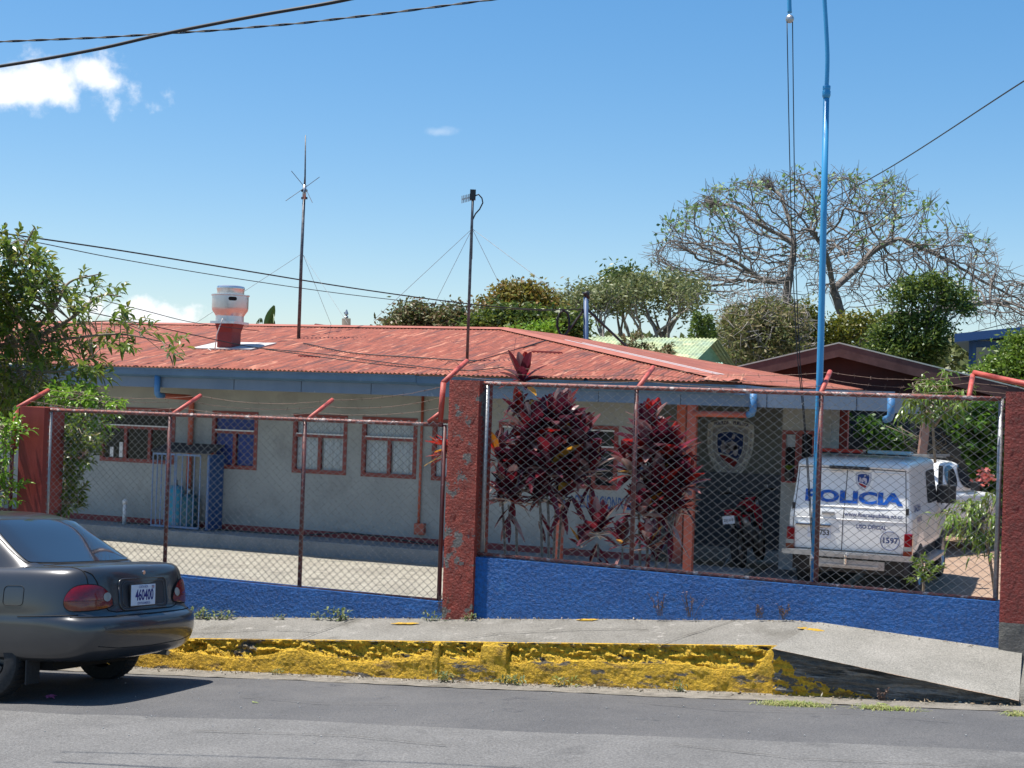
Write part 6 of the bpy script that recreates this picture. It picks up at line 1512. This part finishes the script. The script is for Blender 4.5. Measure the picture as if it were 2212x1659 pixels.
# ------------------------------------------------------------------ the wide bare tree: space colonisation
def bare_tree():
    D=62.; s=F/D; rr=random.Random(5)
    up=[(1412,560),(1440,490),(1520,425),(1600,388),(1700,378),(1800,378),(1900,380),(1985,420),(2060,485),(2130,520),(2200,590),(2290,690),(2320,740)]
    lo=[(1412,575),(1500,640),(1580,650),(1650,655),(1720,640),(1800,640),(1880,650),(1960,668),(2060,690),(2200,720),(2320,745)]
    def yi(P,x):
        for a,c in zip(P,P[1:]):
            if a[0]<=x<=c[0]: return lerp(a[1],c[1],(x-a[0])/(c[0]-a[0]))
        return P[-1][1]
    A=[]
    while len(A)<6200:
        x=rr.uniform(1412,2318); u_,l_=yi(up,x),yi(lo,x); t=rr.random()
        y=lerp(u_,l_,t**1.25) if x<1700 or rr.random()<.8 else lerp(u_,l_,t)
        k=noise.noise(Vector((x*.02,y*.035,3)))
        if k<-.22: continue
        A.append(atD(x,y,D+rr.gauss(0,3.2)))
    th=thing('bare_tree',(atD(1760,720,D).x,atD(1760,720,D).y,-.7),'huge wide bare tree with fine grey branches and few leaf tips','tree')
    nodes=[];par=[]
    def chain(P,p0=-1):
        last=p0
        for p in spline(P,8)[0 if p0<0 else 1:]:
            nodes.append(p); par.append(last); last=len(nodes)-1
        return last
    L=lambda x,y,d=0:atD(x,y,D+d)
    r1=chain([L(1712,1000),L(1712,720),L(1700,650),L(1705,600)]); n1=len(nodes)-1
    chain([nodes[n1],L(1712,560),L(1716,520)],n1); chain([nodes[n1],L(1670,610,-1),L(1640,600,-2)],n1)
    r2=chain([L(1825,1000),L(1820,720),L(1812,660),L(1800,625)]); n2=len(nodes)-1
    chain([nodes[n2],L(1850,580,1),L(1890,540,2),L(1940,515,2)],n2); chain([nodes[n2],L(1790,570,-1),L(1775,530,-2),L(1750,500,-2)],n2); 
    n3=max(range(len(nodes)),key=lambda i:(par[i]>=0 and -abs(nodes[i].z-L(1825,735).z)-(nodes[i]-L(1825,735)).length))
    chain([nodes[n3],L(1880,712,-2),L(1980,680,-3),L(2060,665,-3),L(2150,650,-3)],n3)
    step=.38; inf=3.2; kill=.50
    alive=A[:]
    for it in range(70):
        kd=KDTree(len(nodes)); [kd.insert(p,i) for i,p in enumerate(nodes)]; kd.balance()
        pull={}; nxt=[]
        for a in alive:
            c,i,d=kd.find(a)
            if d<kill: continue
            nxt.append(a)
            if d<inf or it<6: pull.setdefault(i,Vector((0,0,0))); pull[i]+= (a-c).normalized()
        alive=nxt
        if not pull: break
        for i,v in pull.items():
            if v.length<1e-3: continue
            g=(nodes[i]-nodes[par[i]]).normalized()*.35 if par[i]>=0 else Vector((0,0,.2))
            d=(v.normalized()+g+Vector((rr.gauss(0,.15),rr.gauss(0,.15),rr.gauss(0,.10)))).normalized(); nodes.append(nodes[i]+d*step); par.append(i)
        if len(nodes)>22000: break
    n=len(nodes); ch=[[] for _ in range(n)]; 
    for i in range(n):
        if par[i]>=0: ch[par[i]].append(i)
    rad=[0]*n
    for i in range(n-1,-1,-1):
        rad[i]=.016 if not ch[i] else min(.36,(sum(rad[c]**2.5 for c in ch[i]))**(1/2.5))
    b=MB(); lb=MB()
    # draw each limb as one tube down its thickest child
    started=[i for i in range(n) if par[i]<0]; stack=started[:]
    while stack:
        i=stack.pop(); P=[];Rr=[]
        if par[i]>=0: P.append(nodes[par[i]]); Rr.append(min(rad[i]*1.1,rad[par[i]]))
        while True:
            P.append(nodes[i]); Rr.append(rad[i])
            if not ch[i]: break
            c=sorted(ch[i],key=lambda k:-rad[k]); stack+=c[1:]; i=c[0]
        if Rr[0]<.09 and len(P)>2:
            P=[P[0]]+[p+Vector((rr.gauss(0,.05),rr.gauss(0,.05),rr.gauss(0,.04))) for p in P[1:]]
        b.tube(P,Rr,7 if Rr[0]>.08 else 4,cap=False)
        e=P[-1]; px_=None
        # fine end twigs
        for _ in range(2):
            d=((e-P[-2]).normalized()*.8+Vector((rr.gauss(0,.45),rr.gauss(0,.45),rr.gauss(.12,.3)))).normalized(); b.tube([e,e+d*.3,e+d*.65+Vector((rr.gauss(0,.08),0,rr.gauss(0,.08)))],[.013,.011,.008],3,cap=False)
        if e.z>nodes[n1].z+1.5 and noise.noise(e*.45)>.05 and rr.random()<.75:
            for _ in range(rr.randint(5,12)): lb.chip(e+Vector((rr.gauss(0,.2),rr.gauss(0,.2),rr.gauss(0,.14))),.21,.14,rr)
    b.build('trunk_and_branches',barkt,th,True); lb.build('crown',G('new_leaf',(.17,.28,.08),(.24,.34,.13),(.10,.18,.05),r=.5),th)
bare_tree()
# distant tree line behind everything, closing the gaps low down
b=MB(); rr=random.Random(77)
for k in range(9000):
    x=rr.uniform(780,2300); top=735+18*noise.noise(Vector((x*.01,0,0)))-6; y=rr.uniform(top-10*noise.noise(Vector((x*.05,3,0))),800); b.chip(atD(x,y,72+rr.gauss(0,1.5)),.45,.3,rr)
tag(b.build('distant_tree_line',lf_grey),'low hazy line of far trees behind the houses','tree line',kind='stuff')

# ================================================================== weeds, litter, grass
def weed(px,py,V,n,sz,m,label,group,seed,on=None,name='weed'):
    p=onV(px,py,V); p.z=(on(p.x) if on else p.z); th=thing(name,tuple(p),label,'weed',group); b=MB(); rr=random.Random(seed)
    for i in range(n):
        a=rr.uniform(0,6.3); el=rr.uniform(.2,1.4); c=p+Vector((rr.gauss(0,.35)*sz,rr.uniform(-.35,.05)*sz,rr.random()*sz*.5))
        b.leaf(c,(math.cos(a)*math.cos(el),math.sin(a)*math.cos(el),math.sin(el)),(0,0,1),sz*rr.uniform(.18,.4),sz*.13,.3,seg=2)
    st_=MB()
    for i in range(max(3,n//8)):
        st_.tube([p+Vector((rr.gauss(0,.25)*sz,-.05,-.01)),p+Vector((rr.gauss(0,.35)*sz,-.12*sz,rr.uniform(.3,.7)*sz))],.002,3)
    b.build('leaves',m,th); st_.build('stems',twig,th)
WG='weeds along the foot of the blue wall'
onw=lambda u:z_wallb(u)-.02
for i,(x,y,s_,lab) in enumerate(((441,1322,.20,'wide weed clump at the blue wall nearest the grey car bumper'),(483,1318,.17,'second weed clump from the grey car at the blue wall foot'),(606,1323,.10,'tiny weed tuft alone at the foot of the low blue wall'),(690,1326,.12,'small weed tuft just left of the big clump at the wall'),(735,1325,.20,'largest pale weed clump at the low blue wall foot'),(935,1333,.14,'weed tuft just left of the middle red pillar base'),(1015,1334,.13,'weed tuft at the right foot of the middle red pillar'))):
    weed(x,y,FVW-.05,int(260*s_),s_,lf_weed,lab,WG,i+100,onw)
KG='weeds along the foot of the yellow kerb'
onk=lambda u:z_road(u,KV-.03)+.01
for i,(x,y,s_,lab) in enumerate(((960,1478,.16,'weed clump at the kerb foot right below the middle pillar'),(1115,1484,.16,'low weed clump at the kerb foot just right of the drip stain'),(1215,1490,.16,'pale dry weed clump at the kerb foot near its centre'),(1470,1500,.14,'green weed tuft at the kerb foot in its right half'),(1090,1482,.13,'left one of two adjoining weed tufts at the kerb foot'),(600,1466,.10,'tiny dry tuft at the kerb foot right of the car shadow'))):
    weed(x,y,KV-.03,int(240*s_),s_,lf_weed if i!=2 else lf_grass,lab,KG,i+120,onk)
def grass(px,py,w,d,n,seed,label):
    p=onV(px,py,10.9); b=MB(); rr=random.Random(seed); p.z=z_road(p.x,10.85); p.y=10.85
    for i in range(n):
        x=p.x+rr.gauss(0,.4)*w; y=p.y+rr.gauss(0,.4)*d; a=rr.uniform(0,6.3); b.leaf((x,y,z_road(x,y)),(math.cos(a)*.7,math.sin(a)*.7,rr.uniform(.2,1.2)),(0,0,1),rr.uniform(.06,.15),.006,.7,seg=2)
    tag(b.build('grass_tuft',lf_grass),label,'grass','dry grass tufts in the gutter')
grass(1715,1535,.30,.07,700,1,'large dry grass tuft in the gutter below the kerb end'); grass(1915,1548,.26,.05,360,2,'smaller straw-coloured grass tuft in the gutter below the ramp'); grass(2200,1525,.12,.05,120,3,'green grass tuft in the gutter at the right edge')
# dead dry stalks on the long blue wall and by the ramp
for i,(x,y,V,sz,lab) in enumerate(((1425,1330,FVW-.03,.26,'largest dead stalk growing up the long blue wall'),(1492,1332,FVW-.03,.28,'second dead stalk against the long blue wall'),(1640,1335,FVW-.03,.12,'short reddish dead stalk on the blue wall'),(1690,1338,FVW-.03,.14,'reddish dead stalk nearest the ramp crack'),(1905,1518,KV-.06,.13,'grey dead stalk in front of the dark ramp flank'),(955,1325,FVW-.05,.22,'dead stalk tangle at the left edge of the middle pillar'))):
    p=onV(x,y,V); b=MB(); rr=random.Random(i+9); z=p.z
    for k_ in range(9):
        q=p+Vector((rr.gauss(0,.02),0,0)); e=q+Vector((rr.gauss(0,.22)*sz,-.02,sz*rr.uniform(.5,1))); b.tube([q,q.lerp(e,.5)+Vector((rr.gauss(0,.01),0,0)),e],.0022,3)
        for _ in range(5): b.chip(q.lerp(e,rr.uniform(.4,1)),.022,.012,rr)
    tag(b.build('dead_stalk',lf_straw),lab,'dead plant','dead stalks')
# gutter litter: countless crumbs and dry leaves
b=MB(); rr=random.Random(8)
for i in range(900):
    u=rr.uniform(-9,.8); v=KV-abs(rr.gauss(0,.06))-.01; z=z_road(u,v)+.022
    b.chip((u,v,z),rr.uniform(.012,.045),rr.uniform(.008,.02),rr)
for i in range(500):
    u=rr.uniform(-9,-.5); v=FVW-.02-abs(rr.gauss(0,.03)); z=(z_wallb(u) if u<UR else z_in(u))+.004; b.chip((u,v,z),rr.uniform(.01,.03),rr.uniform(.006,.015),rr)
tag(b.build('gutter_litter',G('litter',(.42,.36,.24),(.25,.18,.11),(.12,.09,.06),(.5,.46,.36),r=.8,t=.1)),'crumbs and dry leaf bits along kerb and wall','litter',kind='stuff')
b=MB()
for i in range(110):
    u=rr.uniform(-9,1); v=rr.uniform(8,11.1); z=z_road(u,v)+.006; s_=rr.uniform(.003,.009); b.box((u,v,z-.004),(u+s_,v+s_,z+s_*.7))
tag(b.build('grit',M('pale_grit',(.45,.43,.40),None,rough=.9)),'pale grit scattered on the asphalt','grit',kind='stuff')
p=onZ(108,1507,z_road(-7.4,9.1)); th=thing('fallen_flower',tuple(p),'crushed pink flower lying on the road by the car shadow','flower'); b=MB()
for i in range(16):
    a=rr.uniform(0,6.3); b.leaf(p+Vector((rr.gauss(0,.015),rr.gauss(0,.015),.004)),(math.cos(a),math.sin(a),rr.uniform(.2,1.2)),(0,0,1),.045,.028,.4,seg=3)
b.build('petals',petal,th)
for i,(x,y,l,lab) in enumerate(((545,1517,.05,'pale scrap of paper on the asphalt right of the car shadow'),(1898,1580,.07,'curled dry leaf on the asphalt below the ramp'),(262,1440,.08,'dry leaf strip behind the car near the kerb'))):
    q=onZ(x,y,ZC-2.42 if x>500 else ZC-2.6); q.z=z_road(q.x,q.y)+.008
    b=MB(); b.leaf(q,(1,.3,.15),(0,0,1),l,l*.4,.2); b.leaf(q+Vector((.01,0,0)),(-.6,.5,.2),(0,0,1),l*.8,l*.3,.2); tag(b.build('dry_leaf',lf_grass),lab,'litter')

q0=Vector((-30,11.85,z_side(-5)+9.6)); q1=Vector((14,12.25,z_side(-2)+9.9))
o=MB().tube([q0,q0.lerp(q1,.5)-Vector((0,0,.15)),q1],.017,6).build('overhead_cable',cablem); tag(o,'overhead cable above the picture, seen by its thin shadow along the pavement','cable')
# ================================================================== sky and light
SV=Vector((-.34,-.075,1.)).normalized()
sun=bpy.data.lights.new('sun','SUN'); sun.energy=5.0; sun.angle=R(.53); sun.color=(1,.955,.88)
so=bpy.data.objects.new('sun',sun); col.objects.link(so); so.rotation_euler=SV.to_track_quat('Z','Y').to_euler()
w=bpy.data.worlds.new('World'); sc.world=w; w.use_nodes=True; nt=w.node_tree; N=nt.nodes; L=nt.links
bg=N['Background']; sk=N.new('ShaderNodeTexSky'); sk.sky_type='NISHITA'; sk.sun_disc=False; sk.sun_elevation=math.asin(SV.z); sk.sun_rotation=math.atan2(SV.x,SV.y)
sk.air_density=1.0; sk.dust_density=1.3; sk.ozone_density=2.2; sk.altitude=900
tc=N.new('ShaderNodeTexCoord')
def cloud(pxs,pys,rx,ry,seed,thr,soft,dens):
    c=ray(pxs,pys).normalized(); ex_=(ray(pxs+100,pys).normalized()-c).normalized(); ey_=(ray(pxs,pys-100).normalized()-c).normalized()
    def dot(v):
        n=N.new('ShaderNodeVectorMath'); n.operation='DOT_PRODUCT'; L.new(tc.outputs['Generated'],n.inputs[0]); n.inputs[1].default_value=v; return n.outputs['Value']
    def mth(op,a,b_=None):
        n=N.new('ShaderNodeMath'); n.operation=op
        for i,x in enumerate((a,b_)):
            if x is None: continue
            if isinstance(x,(int,float)): n.inputs[i].default_value=x
            else: L.new(x,n.inputs[i])
        return n.outputs[0]
    a=mth('MULTIPLY',mth('SUBTRACT',dot(ex_),c.dot(ex_)),F/rx); b_=mth('MULTIPLY',mth('SUBTRACT',dot(ey_),c.dot(ey_)),F/ry)
    r=mth('SQRT',mth('ADD',mth('MULTIPLY',a,a),mth('MULTIPLY',b_,b_)))
    n=N.new('ShaderNodeTexNoise'); n.inputs['Scale'].default_value=28; n.inputs['Detail'].default_value=9; n.inputs['Roughness'].default_value=.58; 
    mp_=N.new('ShaderNodeMapping'); mp_.inputs['Location'].default_value=(seed,seed*.3,0); L.new(tc.outputs['Generated'],mp_.inputs['Vector']); L.new(mp_.outputs[0],n.inputs['Vector'])
    f=mth('SUBTRACT',n.outputs[0],mth('MULTIPLY',r,.34))
    mr=N.new('ShaderNodeMapRange'); mr.interpolation_type='SMOOTHSTEP'; mr.inputs[1].default_value=thr; mr.inputs[2].default_value=thr+soft; mr.inputs[4].default_value=dens; L.new(f,mr.inputs[0])
    fr=N.new('ShaderNodeVectorMath'); fr.operation='DOT_PRODUCT'; L.new(tc.outputs['Generated'],fr.inputs[0]); fr.inputs[1].default_value=c
    g_=mth('GREATER_THAN',fr.outputs['Value'],.5); return mth('MULTIPLY',mr.outputs[0],g_)
def vscale(c,k):
    n=N.new('ShaderNodeVectorMath'); n.operation='SCALE'; L.new(c,n.inputs[0]); n.inputs['Scale'].default_value=k; return n.outputs[0]
gm=N.new('ShaderNodeGamma'); gm.inputs['Gamma'].default_value=.72; L.new(vscale(sk.outputs[0],.125),gm.inputs['Color'])
hs=N.new('ShaderNodeHueSaturation'); hs.inputs['Saturation'].default_value=1.6; L.new(vscale(gm.outputs[0],6.6),hs.inputs['Color']); colr=hs.outputs[0]
def over(base,f,c):
    m=N.new('ShaderNodeMix'); m.data_type='RGBA'; L.new(f,m.inputs[0]); L.new(base,m.inputs[6]); m.inputs[7].default_value=(*c,1); return m.outputs[2]
CW=(6.8,6.9,7.1)
for args in ((70,184,185,52,3.1,.15,.26,1.),(200,160,75,40,12.4,.16,.24,.9),(30,190,130,48,21.4,.16,.26,.9),(300,672,130,50,7.7,.20,.18,.95),(200,660,90,52,7.7,.22,.18,.85),(950,285,60,16,2.2,.30,.25,.22)):
    colr=over(colr,cloud(*args),CW)
L.new(colr,bg.inputs[0]); bg.inputs[1].default_value=.105
vs=sc.view_settings; vs.view_transform='Standard'; vs.look='None'; vs.exposure=.70; vs.gamma=1
sc.cycles.max_bounces=8; sc.cycles.transparent_max_bounces=16; sc.cycles.use_denoising=True
try: sc.cycles.denoiser='OPENIMAGEDENOISE'
except Exception: pass
